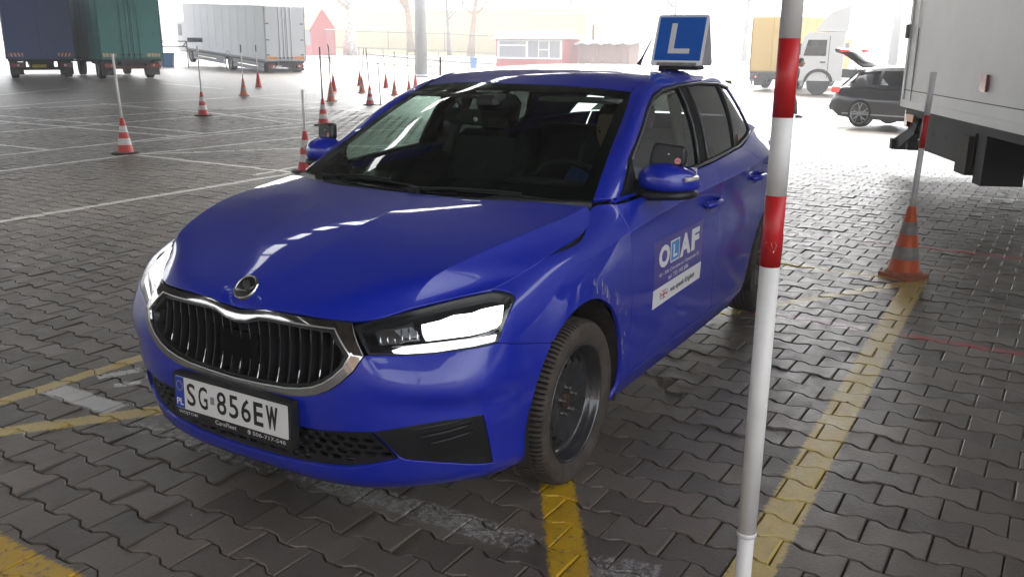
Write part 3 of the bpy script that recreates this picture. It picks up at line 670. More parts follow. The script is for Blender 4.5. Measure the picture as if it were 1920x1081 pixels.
rr = [(.0385, .004), (.0392, .0068), (.042, .0078), (.0448, .0062), (.0455, -.012)]
vs = [onb((x*r, y*r), h) for r, h in rr for x, y in circ]; mb.add(vs, [(i*40+k, i*40+(k+1) % 40, (i+1)*40+(k+1) % 40, (i+1)*40+k) for i in range(4) for k in range(40)][::1]); mb.build('badge_ring', CHROME, badge)
for q in ([(-.034,-.014),(-.026,-.008),(-.026,-.0115),(.012,-.0115),(.024,-.004),(.030,.008),(.024,.002),(.010,-.017),(-.026,-.017),(-.026,-.020)],
          [(.008,-.010),(-.012,.003),(-.020,.016),(-.016,.026),(-.012,.014),(.003,.000),(.014,-.006)],
          [(.012,-.007),(-.004,.005),(-.010,.018),(-.006,.029),(-.002,.016),(.009,.003),(.019,-.003)],
          [(.018,-.003),(.006,.006),(.000,.018),(.004,.028),(.008,.016),(.017,.006),(.024,.002)]):
    bshape('badge_emblem', q, .003, .0062, CHROME)
# --- front bumper
AF = (.03, .352, .352)                                                   # front arch: x, z, radius
def arc(c, a0, a1, n): return [(c[0] + c[2]*math.cos(R(a0 + (a1-a0)*i/n)), c[1] + c[2]*math.sin(R(a0 + (a1-a0)*i/n))) for i in range(n+1)]
def flank(pts, smax=10): return inv(LOW, densify_open(pts, .03), (0, 2), smax=15, smin=4.6)
def densify_open(p, sp):
    p = np.asarray(p, float); out = []
    for a, b in zip(p[:-1], p[1:]):
        k = max(1, int(math.ceil(np.linalg.norm(b - a) / sp))); out += [a + (b - a) * j / k for j in range(k)]
    return np.array(out + [p[-1]])
HLB = [(.764,.503,.664), (.706,.600,.664), (.655,.678,.669), (.612,.740,.679), (.573,.782,.684), (.518,.814,.686)]   # lower lamp edge
GAPF = [(.518,.814,.686), (.46,.831,.670), (.402,.844,.655), (.330,.858,.638), (.272,.866,.622)]                      # joint to the wing
ARCHF = [(AF[0] + AF[2]*math.cos(R(a)), .86, AF[1] + AF[2]*math.sin(R(a))) for a in np.linspace(49, -22, 10)]
def snear(S, pts, sp=.03): return near(S, densify_open(pts, sp))
right_side = [tuple(p) for p in ARCHF[::-1]] + [tuple(p) for p in GAPF[::-1]] + [tuple(p) for p in HLB[::-1][1:]]
lo_ch = [NOSE(inv(NOSE, [(y, z)], (1, 2)))[0] for y, z in CH_OUT[5:]]
half = right_side + [tuple(p) for p in lo_ch]                              # arch foot -> middle of the grille
hp = near(NOSE, densify_open(half, .025)); mid = (NOSE.ks[0] + NOSE.ks[-1]) / 2
foot = hp[0]
def mirst(st): q = np.array(st, float).copy(); q[:, 0] = 2 * mid - q[:, 0]; return q
bump = np.concatenate([[(foot[0], NOSE.kt[0])], hp, mirst(hp[:-1])[::-1], [(2*mid - foot[0], NOSE.kt[0])]])
IN_T = [(0, .392), (.18, .394), (.334, .400), (.436, .413), (.519, .421), (.555, .375), (.582, .326), (.491, .296), (.426, .282), (.324, .272), (.222, .263), (0, .255)]
FOG = [(.779,.522,.421), (.732,.613,.441), (.670,.708,.459), (.575,.796,.464), (.562,.798,.42), (.536,.795,.346), (.512,.792,.275), (.624,.714,.302), (.678,.651,.314), (.716,.598,.323), (.735,.586,.332), (.753,.558,.375)]
intake = inv(NOSE, densify(full(IN_T), .02), (1, 2)); fogL = near(NOSE, densify_open(FOG + FOG[:1], .02))[:-1]; fogR = mirst(fogL)
panel('front_bumper', NOSE, bump, PAINT, car, holes=[intake, fogL, fogR], sp=.021, thick=.02)
lg = empty_part('lower_grille', car)
panel('grille_backing', NOSE, intake, DARK, lg, off=-.05, rim=False, sp=.06)
hexes = []
for i in range(-12, 13):
    for j in range(7):
        cy, cz = i * .0475 + (.02375 if j % 2 else 0), .262 + j * .0235
        hx = [(cy + .0265*math.cos(R(60*k)), cz + .0105*math.sin(R(60*k)) * 1.0) for k in range(6)]
        hx = [(cy - .0225, cz), (cy - .0125, cz + .0098), (cy + .0125, cz + .0098), (cy + .0225, cz), (cy + .0125, cz - .0098), (cy - .0125, cz - .0098)]
        if pip(np.array(hx), np.array(full(IN_T))).all() and segdist(np.array(hx), np.array(full(IN_T))).min() > .004: hexes.append(hx)
panel('honeycomb_mesh', NOSE, intake, BLK, lg, holes=[inv(NOSE, h, (1, 2)) for h in hexes], off=-.012, gap=-.001, sp=.03, thick=.014)
def fogs(s):
    nm = 'fog_lamp_surround'; poly = fogL if s > 0 else fogR
    P0 = NOSE(poly); c = P0.mean(0)
    def dep(P):
        t = np.clip((abs(P[:, 1]) - .60) / .18, 0, 1); zc = (P[:, 2] - .30) / .14
        edge = np.minimum(1, segdist(np.stack([abs(P[:, 1]), P[:, 2]], 1), np.array([(p[1], p[2]) for p in FOG])) / .016)
        return -.003 - (.005 + .034 * t) * edge
    fr = panel(nm, NOSE, poly, BLK, car, offfn=dep, gap=.001, sp=.012, thick=.03)
    for k in range(3):
        pts = []
        for t in np.linspace(0, 1, 8):
            y = .625 + .02*k + (.155 - .02*k) * t; z = .428 - .030*k + .020*t
            st = inv(NOSE, [(s * y, z)], (1, 2)); p = NOSE(st)[0]; nn = NOSE.nrm(st)[0]
            tt = min(1, max(0, (y - .60) / .18)); pts.append(p - nn * (.003 + (.005 + .034*tt) - .006 * (math.sin(PI * min(1, t * .9 + .05)) ** .5)))
        MB().tube(pts, .0045, 6).build('rib', BLK, fr)
both(fogs)
# --- headlights
HL = [(.746,.434,.741), (.705,.481,.757), (.656,.531,.772), (.60,.585,.787), (.536,.641,.802), (.47,.694,.813), (.422,.736,.821), (.402,.754,.820), (.382,.781,.811), (.381,.795,.800), (.403,.802,.786), (.435,.807,.767), (.481,.814,.729), (.518,.814,.686),
      (.573,.782,.684), (.612,.740,.679), (.655,.678,.669), (.706,.600,.664), (.764,.503,.664)]
HLst = near(NOSE, densify_open(HL + HL[:1], .02))[:-1]
def sub(pts): return near(NOSE, densify_open(list(pts) + [pts[0]], .02))[:-1]
W1 = sub([(.628,.605,.748), (.59,.646,.760), (.554,.674,.774), (.519,.717,.779), (.491,.735,.787), (.425,.784,.791), (.474,.811,.742), (.496,.809,.732), (.578,.747,.728), (.656,.639,.713), (.640,.615,.728)])
W2 = sub([(.722,.560,.679), (.702,.583,.689), (.657,.640,.697), (.580,.748,.708), (.505,.812,.711), (.517,.813,.692), (.608,.738,.686), (.667,.652,.673), (.721,.572,.670)])
RF = sub([(.728,.500,.735), (.690,.535,.752), (.640,.580,.760), (.645,.610,.705), (.700,.560,.695), (.735,.520,.698)])
def lamp(s):
    f = (lambda q: q) if s > 0 else mirst
    h = empty_part('headlight', car)
    panel('lamp_housing', NOSE, f(HLst), GLOSSBLK, h, off=-.050, rim=False, sp=.03)
    panel('lamp_bezel', NOSE, f(HLst), BLK, h, holes=[f(sub([(p[0], p[1], p[2]) for p in [(.735,.452,.738),(.655,.535,.765),(.535,.643,.794),(.425,.737,.813),(.395,.783,.803),(.412,.803,.780),(.475,.812,.729),(.51,.812,.691),(.572,.781,.690),(.655,.677,.676),(.705,.600,.670),(.757,.503,.671)]]))], off=-.006, gap=.001, sp=.02, thick=.045)
    panel('main_beam', NOSE, f(W1), LAMP, h, off=-.022, gap=.0, sp=.03)
    panel('daylight_strip', NOSE, f(W2), LAMP2, h, off=-.018, gap=.0, sp=.03)
    panel('reflector', NOSE, f(RF), REFL, h, offfn=lambda P: -.018 - .022 * np.abs(np.sin((P[:, 2] - .69) * 55 + P[:, 1] * s * 20)), gap=.0, sp=.012)
    panel('lamp_divider', NOSE, f(sub([(.735,.520,.690),(.66,.638,.706),(.58,.748,.720),(.497,.811,.724),(.499,.811,.716),(.58,.748,.712),(.66,.640,.698),(.735,.525,.683)])), GLOSSBLK, h, off=-.012, gap=0, sp=.02)
    panel('reflector_bowl', NOSE, f(sub([(.690,.545,.745),(.655,.585,.753),(.650,.610,.722),(.682,.570,.712)])), mat('lamp_bowl', (.55, .56, .57), .25, metal=.6), h, off=-.030, gap=0, sp=.012)
    for k in range(6):
        t_ = k / 5; a_ = NOSE(near(NOSE, [(.725 - .075*t_, .515 + .085*t_, .742 + .008*t_)]))[0]; b_ = NOSE(near(NOSE, [(.732 - .075*t_, .525 + .085*t_, .700 + .004*t_)]))[0]; nn_ = NOSE.nrm(near(NOSE, [a_]))[0]
        MB().tube([tuple((a_ - nn_*.026) * [1, s, 1]), tuple((b_ - nn_*.024) * [1, s, 1])], .0022, 5).build('reflector_rib', REFL, h)
    panel('lamp_lens', NOSE, f(HLst), LENS, h, off=.0, rim=False, sp=.02, gap=.003)
both(lamp)
# --- wings, doors, sills, quarters (left and right)
GA = [(-.372,.9775), (-.386,.888), (-.400,.78), (-.400,.668), (-.396,.433), (-.392,.297)]
GB = [(-1.43,1.018), (-1.45,.945), (-1.463,.88), (-1.468,.80), (-1.438,.65), (-1.42,.485), (-1.425,.293)]
GC = [(-2.02,1.040), (-2.12,.972), (-2.20,.90), (-2.236,.835), (-2.238,.78), (-2.225,.705)]
AR = [(-2.03,.293), (-2.045,.345), (-2.12,.477), (-2.185,.566), (-2.225,.60)]
AR2 = [(-2.225,.60), (-2.30,.645), (-2.42,.678), (-2.55,.688), (-2.70,.668), (-2.82,.60), (-2.89,.50), (-2.912,.36), (-2.91,.25)]
top = [(x, z) for x, z in [(-.372,.9775), (-.60,.9875), (-.90,1.0015), (-1.12,1.0085), (-1.43,1.018)]]
wing3 = [(.427,.728,.822), (.410,.748,.8205), (.385,.781,.811), (.384,.795,.800), (.405,.803,.786), (.437,.808,.767), (.483,.815,.729), (.520,.815,.6865)] + GAPF[1:]
archw = [(AF[0] + AF[2]*math.cos(R(a)), .865, AF[1] + AF[2]*math.sin(R(a))) for a in np.linspace(51, 204, 22)]
w_st = near(NOSE, densify_open(wing3 + [tuple(p) for p in archw], .022))
last = w_st[-1]; gs = inv(NOSE, densify_open(GA[::-1], .03), (0, 2), smax=20, smin=14)
s9 = gs[0][0]; topw = [(NOSE.idx(i, 8)[0], NOSE.kt[-1]) for i in np.arange(19, 14.0, -.25)]
wing = np.concatenate([w_st, [(last[0], NOSE.kt[0]), (s9, NOSE.kt[0])], gs, topw])
PW = panel('front_wing', NOSE, wing, PAINT, car, both=True, sp=.022)
def flare(P, cx=AF): return 0 * P[:, 0]
FD = np.concatenate([inv(LOW, densify_open(GA + [GB[-1]], .03), (0, 2), smax=15, smin=6), inv(LOW, densify_open(GB[::-1], .03), (0, 2), smax=15, smin=6), inv(LOW, densify_open(top[::-1], .03), (0, 2), smax=15, smin=6)[1:-1]])
FDs = panel('front_door', LOW, FD, PAINT, car, both=True, sp=.024)
top2 = [(-1.43,1.018), (-1.75,1.029), (-2.02,1.040)]
RD = np.concatenate([inv(LOW, densify_open(q, .03), (0, 2), smax=15, smin=8)[:-1] for q in (GB + [AR[0]], AR, [AR[-1]] + GC[::-1], top2[::-1])])
RDs = panel('rear_door', LOW, RD, PAINT, car, both=True, sp=.024)
SK = np.concatenate([[(inv(LOW, [(-.387, .29)], (0, 2), smax=12, smin=6)[0][0], LOW.kt[0])], [(LOW.idx(i, 0)[0], LOW.kt[0]) for i in np.arange(9.5, 12.1, .5)], inv(LOW, densify_open([(-2.025,.288), (-.389,.292)], .04), (0, 2), smax=15, smin=6)])
panel('side_skirt', LOW, SK, PAINT, car, both=True, sp=.03)
qa = inv(LOW, densify_open(GC + AR2[:1], .03), (0, 2), smax=15, smin=9)
qb = inv(LOW, densify_open(AR2, .03), (0, 2), smax=15.2, smin=9)
tl = [LOW.idx(i, j) for i, j in ((13.3, 4.55), (13.7, 6.2), (16.0, 6.2), (16.0, 4.0), (14.6, 4.0))]
bmp = [LOW.idx(i, j) for i, j in ((14.35, 3.2), (15.3, 3.25))]
Q = np.concatenate([qa[:-1], qb[:6], [LOW.idx(13.75, 3.2)], bmp, [LOW.idx(15.25, 8), LOW.idx(14.5, 8), LOW.idx(14, 8), LOW.idx(13.5, 8), LOW.idx(13, 8), LOW.idx(12.5, 8)]])
panel('rear_quarter', LOW, Q, PAINT, car, both=True, holes=[np.array([LOW.idx(i, j) for i, j in ((13.45, 4.6), (13.8, 6.1), (15.1, 6.1), (15.1, 4.1), (14.4, 4.2))])], sp=.03)
panel('tail_light', LOW, [LOW.idx(i, j) for i, j in ((13.45, 4.6), (13.8, 6.1), (15.1, 6.1), (15.1, 4.1), (14.4, 4.2))], REDL, car, both=True, off=.004, sp=.03)
TG = np.concatenate([LOW.P[15:, 8], (LOW.P[15:, 8] * MIR)[::-1][1:]])
REAR = Surf(list(LOW.P[13:]) + [c * MIR for c in LOW.P[16:12:-1]], tbreaks=(6,), flip=1.0)
n = 8
panel('tailgate', REAR, [REAR.idx(i, j) for i, j in ((2.3, 3.3), (2.3, 8), (5.7, 8), (5.7, 3.3))], PAINT, car, sp=.04)
panel('rear_bumper', REAR, [REAR.idx(i, j) for i, j in ((.9, 0), (.9, 3.15), (7.1, 3.15), (7.1, 0))], PAINT, car, sp=.04)
# --- upper body
DLO = [(-.44,.998), (-.612,1.126), (-.80,1.222), (-.955,1.302), (-1.08,1.350), (-1.22,1.376), (-1.45,1.3895), (-1.75,1.391), (-2.05,1.375), (-2.262,1.349), (-2.31,1.27), (-2.375,1.125), (-2.35,1.094), (-2.27,1.078), (-2.0,1.046), (-1.45,1.028), (-1.12,1.018), (-.9,1.009), (-.6,.996)]
dlo = inv(SIDE, densify(DLO, .03), (0, 2))
rect = [(SIDE.ks[0], SIDE.kt[0]), (SIDE.ks[-1], SIDE.kt[0]), (SIDE.ks[-1], SIDE.kt[-1]), (SIDE.ks[0], SIDE.kt[-1])]
rect = densify([(SIDE.ks[0] + .02, SIDE.kt[0]), (SIDE.ks[-1], SIDE.kt[0]), (SIDE.ks[-1], SIDE.kt[-1]), (SIDE.ks[0] + .02, SIDE.kt[-1])], .025)
panel('pillar_frame', SIDE, rect, PAINT, car, holes=[dlo], both=True, gap=.001, sp=.022)
GLF = [(-.615,1.008), (-.625,1.108), (-.80,1.200), (-.955,1.281), (-1.08,1.329), (-1.22,1.357), (-1.415,1.369), (-1.355,1.20), (-1.30,1.036), (-1.12,1.030), (-.9,1.021)]
GLR = [(-1.535,1.371), (-1.75,1.372), (-2.02,1.357), (-1.935,1.17), (-1.90,1.058), (-1.425,1.040), (-1.47,1.18)]
GLQ = [(-2.065,1.352), (-2.235,1.331), (-2.285,1.26), (-2.345,1.125), (-2.325,1.105), (-2.26,1.092), (-1.945,1.060), (-1.98,1.17)]
gl = [inv(SIDE, densify(roundpoly(g, .012, 2), .03), (0, 2)) for g in (GLF, GLR, GLQ)]
panel('window_trim', SIDE, dlo, mat('window_rubber', (.012, .012, .012), .6, spec=.25), car, holes=gl, both=True, off=-.004, gap=.0005, sp=.03, thick=.02)
for nm, g, m in (('front_side_window', gl[0], GLASS_S), ('rear_side_window', gl[1], GLASS_T), ('quarter_window', gl[2], GLASS_T)):
    panel(nm, SIDE, g, m, car, both=True, off=-.008, gap=-.003, sp=.04, rim=False)
wa = [(-.43,1.000), (-.60,1.118), (-.612,1.108), (-.605,1.004)]
panel('mirror_sail', SIDE, inv(SIDE, densify([(-.455,1.001), (-.60,1.107), (-.612,1.105), (-.604,1.003)], .03), (0, 2)), BLK, car, both=True, off=.002, sp=.03)
# belt strip under the windows
def belt(s):
    pts = [SIDE(inv(SIDE, [p], (0, 2)))[0] * [1, s, 1] + [0, s * .002, 0] for p in [(-.60,.9965), (-.9,1.0095), (-1.12,1.0185), (-1.45,1.0285), (-2.0,1.0465), (-2.27,1.079), (-2.35,1.097)]]
    MB().tube(pts, .007, 6).build('belt_moulding', SATIN, car)
    q = [SIDE(inv(SIDE, [p], (0, 2)))[0] * [1, s, 1] + [0, s * .001, 0] for p in [(-.625,1.118), (-.80,1.211), (-.955,1.2915), (-1.08,1.339), (-1.22,1.3655), (-1.45,1.379), (-1.75,1.3805), (-2.05,1.365), (-2.252,1.339)]]
    MB().tube(q, .0065, 6).build('window_frame_moulding', SATIN, car)
    for a, b in (((-1.415, 1.371), (-1.298, 1.036)), ((-1.540, 1.371), (-1.423, 1.040)), ((-2.045, 1.356), (-1.922, 1.06))):
        pts = [SIDE(inv(SIDE, [(a[0] + (b[0]-a[0])*t, a[1] + (b[1]-a[1])*t)], (0, 2)))[0] * [1, s, 1] for t in np.linspace(0, 1, 5)]
        MB().tube(pts, .006, 6).build('window_divider', SATIN, car)
both(belt)
rk, rt = ROOFF.ks, ROOFF.kt
panel('roof', ROOFF, [(rk[0], rt[0]), (rk[-1], rt[0]), (rk[-1], rt[-1]), (rk[0], rt[-1])], PAINT, car, gap=.002, sp=.035)
wk, wt = SCREENF.ks, SCREENF.kt
full_ws = [(wk[0], wt[0]), (wk[-1], wt[0]), (wk[-1], wt[-1]), (wk[0], wt[-1])]
in_ws = roundpoly([(wk[0] + .10, wt[0] + .045), (wk[-1] - .055, wt[0] + .05), (wk[-1] - .055, wt[-1] - .05), (wk[0] + .10, wt[-1] - .045)], .05, 4)
panel('windscreen', SCREENF, full_ws, GLASS_F, car, gap=.002, sp=.05, rim=False)
panel('windscreen_border', SCREENF, full_ws, GLOSSBLK, car, holes=[in_ws], gap=.002, sp=.03, off=-.003, thick=.01)
# tailgate window and spoiler
RW = Surf([[(-3.05,.40,1.345), (-3.08,.2,1.352), (-3.09,0,1.354), (-3.08,-.2,1.352), (-3.05,-.40,1.345)], [(-3.03,.46,1.24), (-3.07,.23,1.24), (-3.085,0,1.24), (-3.07,-.23,1.24), (-3.03,-.46,1.24)], [(-2.985,.57,1.12), (-3.05,.28,1.125), (-3.07,0,1.125), (-3.05,-.28,1.125), (-2.985,-.57,1.12)]], flip=-1.0)
panel('rear_window', RW, [(RW.ks[0], RW.kt[0]), (RW.ks[-1], RW.kt[0]), (RW.ks[-1], RW.kt[-1]), (RW.ks[0], RW.kt[-1])], GLASS_T, car, sp=.06, rim=False)
# black cowl and seals: dark strips under every joint
MB().tube([(-.30, .73, .965), (-.17, .42, .985), (-.09, 0, .985), (-.17, -.42, .985), (-.30, -.73, .965)], .032, 6).build('cowl', BLK, car)
def seal(s):
    MB().tube([SIDE([SIDE.idx(q, 4)])[0] * [1, s, 1] - [0, 0, .010] for q in np.linspace(.1, 8, 24)], .008, 5).build('roof_seal', DARK, car)
both(seal)
# core: engine bay, floor, inner skins
mb = MB(); mb.box((-2.95, -.60, .17), (.55, .60, .30)); mb.box((.0, -.55, .30), (.60, .55, .70)); mb.box((-.42, -.55, .70), (.50, .55, .83)); mb.build('underbody', DARK, car)
CARD = [(-.36,.97), (-.36,.28), (-1.95,.28), (-2.1,.62), (-2.25,.70), (-2.85,.72), (-2.85,1.05), (-2.3,1.06), (-2.0,1.03), (-1.4,1.01)]
panel('door_lining', LOW, inv(LOW, densify(CARD, .05), (0, 2), smax=15, smin=6), DARK, car, both=True, off=-.045, sp=.08, rim=False, crease=False)
hf = MB(); hf.add([tuple(HOODF([HOODF.idx(i, j)])[0] - np.array([0, 0, .03])) for i in range(1, 8) for j in range(11)], [(i*11+j, i*11+j+1, (i+1)*11+j+1, (i+1)*11+j) for i in range(6) for j in range(10)]); hf.build('hood_lining', DARK, car)
rl = MB(); rl.add([tuple(ROOFF([ROOFF.idx(i, j)])[0] - np.array([0, 0, .035])) for i in range(7) for j in range(5)], [(i*5+j, i*5+j+1, (i+1)*5+j+1, (i+1)*5+j) for i in range(6) for j in range(4)]); rl.build('headliner', mat('headliner', (.06, .06, .058), .9), car)
for s in (1, -1):
    mb = MB(); q = [SIDE([SIDE.idx(a, b)])[0] * [1, s, 1] for a in np.linspace(.4, 8, 20) for b in (2.15, 3.6)]
    q = [p - np.array([0, s * .035, .012]) for p in q]
    mb.add(q, [(2*i, 2*i+1, 2*i+3, 2*i+2) for i in range(19)]); mb.build('pillar_lining', DARK, car)
# wheel housings
def housing(x, s):
    mb = MB(); mb.smooth = True; n = 24; rr = .362
    vs = [(x + rr*math.cos(PI*k/n*1.24 - .38), s * y, .34 + rr*math.sin(PI*k/n*1.24 - .38)) for y in (.852, .60) for k in range(n+1)]
    mb.add(vs, [(k, k+1, n+2+k, n+1+k) for k in range(n)]); mb.smooth = False
    mb.add([(x - .37, s*.60, .15), (x + .37, s*.60, .15), (x + .37, s*.60, .72), (x - .37, s*.60, .72)], [(0, 1, 2, 3)]); mb.build('wheel_housing', mat('housing', (.03, .024, .019), .9, bump=.6, bscale=60), car)
for x in (.03, -2.545):
    for s in (1, -1): housing(x, s)
# --- wheels
def tyre_mat():
    m = mat('tyre_rubber', (.058, .047, .038), .8, noise=.45, nscale=14, bump=.2, bscale=160); return m
TYRE = tyre_mat(); GROOVE = mat('tread_groove', (.014, .012, .010), .9); RIM = mat('steel_rim', (.030, .030, .032), .30, metal=.2, noise=.35, nscale=12, coat=.8, coat_rough=.12)
BOLT = mat('bolt_steel', (.09, .085, .08), .45, metal=.8); HUB = mat('hub_rust', (.05, .030, .022), .7, metal=.3)
def tyre_mesh():
    prof = [(.218,-.080), (.236,-.092), (.265,-.0975), (.288,-.092), (.300,-.083), (.3065,-.070), (.3085,-.052), (.3085,-.040), (.3085,-.036), (.301,-.034), (.301,-.026), (.309,-.024), (.3095,-.006), (.302,-.004), (.302,.004), (.3095,.006), (.309,.024), (.301,.026), (.301,.034), (.3085,.036), (.3085,.046), (.308,.056), (.3065,.068), (.303,.077), (.299,.084), (.293,.090), (.284,.0955), (.276,.0975), (.262,.098), (.250,.0965), (.240,.093), (.234,.0895), (.2285,.087), (.2225,.083), (.218,.078)]
    n = 400; mb = MB(); mb.smooth = True; vs = []
    for r, y in prof:
        for k in range(n):
            rr = r
            blk = k % 4; ph = int(y * 900) % 2
            if .046 <= abs(y) <= .085 and blk == 0 and r > .285: rr -= .008
            elif abs(y) < .046 and r > .3055 and (k + (2 if abs(y) > .03 else 0)) % 4 == 0: rr -= .007
            a = 2 * PI * k / n; vs.append((rr*math.cos(a), y, rr*math.sin(a)))
    m = len(prof); mb.smooth = False; rad = lambda q: math.hypot(vs[q][0], vs[q][2])
    for i in range(m - 1):
        for k in range(n):
            q = (i*n+k, (i+1)*n+k, (i+1)*n+(k+1) % n, i*n+(k+1) % n); full = (prof[i][0], prof[i+1][0], prof[i+1][0], prof[i][0])
            deep = sum(rad(a) < f - .004 for a, f in zip(q, full)) >= 2 or (prof[i][0] < .3025 and abs(prof[i][1]) < .036 and prof[i+1][0] < .3025)
            mb.mi = 1 if deep else 0; mb.smooth = not deep and abs(prof[i][1]) > .085; mb.f.append(q); mb.m.append(mb.mi); mb.sm.append(mb.smooth)
    mb.v = vs; return mb.mesh('tyre')
def rim_mesh():
    mb = MB(); mb.smooth = True
    prof = [(.2185,.077), (.2215,.083), (.2195,.0865), (.214,.0855), (.2105,.078), (.2085,.066), (.205,.060), (.201,.050), (.1985,.036), (.194,.030), (.1865,.027)]
    mb.lathe(prof[::-1], 72, 'Y')
    def yf(r):
        return np.interp(r, [.030,.058,.066,.078,.100,.125,.145,.160,.175,.1865], [.030,.030,.038,.056,.070,.069,.054,.044,.035,.027])
    hol = []
    for i in range(15):
        a = 2*PI*i/15; c = np.array([math.cos(a), math.sin(a)]) * .1590; t = np.array([-c[1], c[0]]) / .159; rd = c / .159
        hol.append(np.array([c + rd*.0145*math.cos(2*PI*k/14) + t*.0170*math.sin(2*PI*k/14) for k in range(14)]))
    outer = np.array([(.1865*math.cos(2*PI*k/90), .1865*math.sin(2*PI*k/90)) for k in range(90)])
    inn = np.array([(.030*math.cos(2*PI*k/20), .030*math.sin(2*PI*k/20)) for k in range(20)])
    ex = np.array([(r*math.cos(2*PI*k/m + r*9), r*math.sin(2*PI*k/m + r*9)) for r, m in ((.045,26),(.058,30),(.066,36),(.072,38),(.078,40),(.089,44),(.1,46),(.112,50),(.125,54),(.135,56),(.178,90)) for k in range(m)])
    V, F, idx = tri2d([outer] + hol + [inn], .5, extra=ex, crease=())
    r = np.linalg.norm(V, axis=1); vs = [(x, yf(q), z) for (x, z), q in zip(V, r)]
    b = len(mb.v); mb.add(vs, [list(map(int, t[::-1])) for t in F])
    for L in idx[1:]:
        c = V[L].mean(0); n0 = len(L); vs = [(V[i][0], yf(r[i]), V[i][1]) for i in L] + [(V[i][0], yf(r[i]) - .012, V[i][1]) for i in L]
        mb.add(vs, [(k, (k+1) % n0, n0+(k+1) % n0, n0+k) for k in range(n0)])
    mb.smooth = False; mb.mi = 1; mb.disc(.20, 40, 'Y', (0, -.02, 0)); return mb.mesh('rim')
tm, rm = tyre_mesh(), rim_mesh()
hubm = MB(); hubm.smooth = True; hubm.lathe([(.0, .046), (.018, .046), (.026, .043), (.029, .036), (.030, .02)][::-1], 24, 'Y'); hubme = hubm.mesh('hub_cap')
bm_ = MB(); bm_.lathe([(.0, .020), (.0045, .020), (.005, .0225), (.0085, .0225), (.0095, .020), (.0095, .006), (.012, .004), (.0125, -.002)][::-1], 12, 'Y'); boltme = bm_.mesh('wheel_bolt')
def wheel(x, s, steer=0, spin=0):
    w_ = empty_part('wheel', car, (x, s * .752, .307), (0, 0, (0 if s > 0 else PI) + steer))
    put('tyre', tm, [TYRE, GROOVE], w_); put('rim', rm, [RIM, DARK], w_, rot=(0, spin, 0)); put('hub_cap', hubme, HUB, w_)
    for k in range(5):
        a = 2*PI*k/5 + spin; put('wheel_bolt', boltme, BOLT, w_, loc=(.050*math.cos(a), .036, .050*math.sin(a)))
wheel(0, 1, .02, .35); wheel(0, -1, .02, .1); wheel(-2.545, 1, 0, .8); wheel(-2.545, -1, 0, .2)
# --- number plate
pl = empty_part('number_plate', car)
pc = np.array([.862, 0, .425]); tilt = R(-2)
def onp_(y, z, d=0.0):                                   # y: left(+) in car terms; z from the plate's lower edge
    return (pc[0] + d + math.sin(tilt) * (z - .057) - .10 * 0 * y*y, y, pc[2] + (z - .057) * math.cos(tilt))
def flat(name, poly, d0, d1, m):
    n = len(poly); mb = MB(); mb.add([onp_(y, z, d0) for y, z in poly] + [onp_(y, z, d1) for y, z in poly], [list(range(n, 2*n))] + [(i, (i+1) % n, (i+1) % n + n, i+n) for i in range(n)]); return mb.build(name, m, pl)
def rect2(y0, z0, y1, z1, r=.004): return roundpoly([(y0, z0), (y1, z0), (y1, z1), (y0, z1)], r, 3)
flat('plate_frame', rect2(-.272, -.034, .272, .124, .008), -.028, .004, BLK)
flat('plate_sheet', rect2(-.259, 0, .259, .113, .006), .003, .0056, PLATE)
flat('eu_band', rect2(-.259, .001, -.2155, .112, .003), .0055, .0060, EUBLUE)
def lettering(body, y0, z0, w_, h, m, parent, d=.0062, bold=0., name='lettering', space=1.):
    v, f = text2d(body, w_, h, bold, space); mb = MB(); mb.add([onp_(y0 + a, z0 + b, d) for a, b in v], f); return mb.build(name, m, parent)
# the plate reads left to right as the camera sees it: car right is picture left, so y runs from - to +
x = -.202
for ch_, wd in (('S', .042), ('G', .044)):
    lettering(ch_, x, .018, wd, .080, INK, pl, bold=.012); x += wd + .014
flat('registration_seal', rect2(x - .001, .044, x + .017, .070, .001), .0055, .0060, mat('seal_grey', (.22, .23, .27), .4)); x += .030
for ch_, wd in (('8', .044), ('5', .043), ('6', .044), ('E', .042), ('W', .052)):
    lettering(ch_, x, .018, wd, .080, INK, pl, bold=.012 if ch_ not in 'EW' else (.022 if ch_ == 'E' else .06)); x += wd + .0125
lettering('PL', -.2535, .012, .032, .024, WHITE, pl, bold=.02)
for k in range(12):
    a = 2*PI*k/12; cy, cz = -.2375 + .0145*math.cos(a), .080 + .0165*math.sin(a)
    star = [(cy + (.0027 if i % 2 == 0 else .0012)*math.sin(PI*i/5), cz + (.0027 if i % 2 == 0 else .0012)*math.cos(PI*i/5)) for i in range(10)][::-1]
    flat('star', star, .0058, .0063, YEL)
LET = mat('frame_print', (.55, .55, .55), .5)
lettering('WOJTOM', -.250, -.021, .092, .013, LET, pl, d=.0045, bold=.01); lettering('CareFleet', -.072, -.022, .098, .015, LET, pl, d=.0045, bold=.012); lettering('506-717-548', .100, -.021, .145, .013, LET, pl, d=.0045, bold=.01)
flat('phone_mark', [(.084 + .0065*math.cos(2*PI*k/16), -.0145 + .0078*math.sin(2*PI*k/16)) for k in range(16)], .0042, .0046, LET)
flat('phone_mark', [(.0815, -.0185), (.0832, -.0195), (.0862, -.0165), (.0852, -.0152), (.084, -.0155), (.083, -.0138), (.084, -.0125), (.083, -.0105), (.0812, -.0112)], .0045, .0049, BLK)
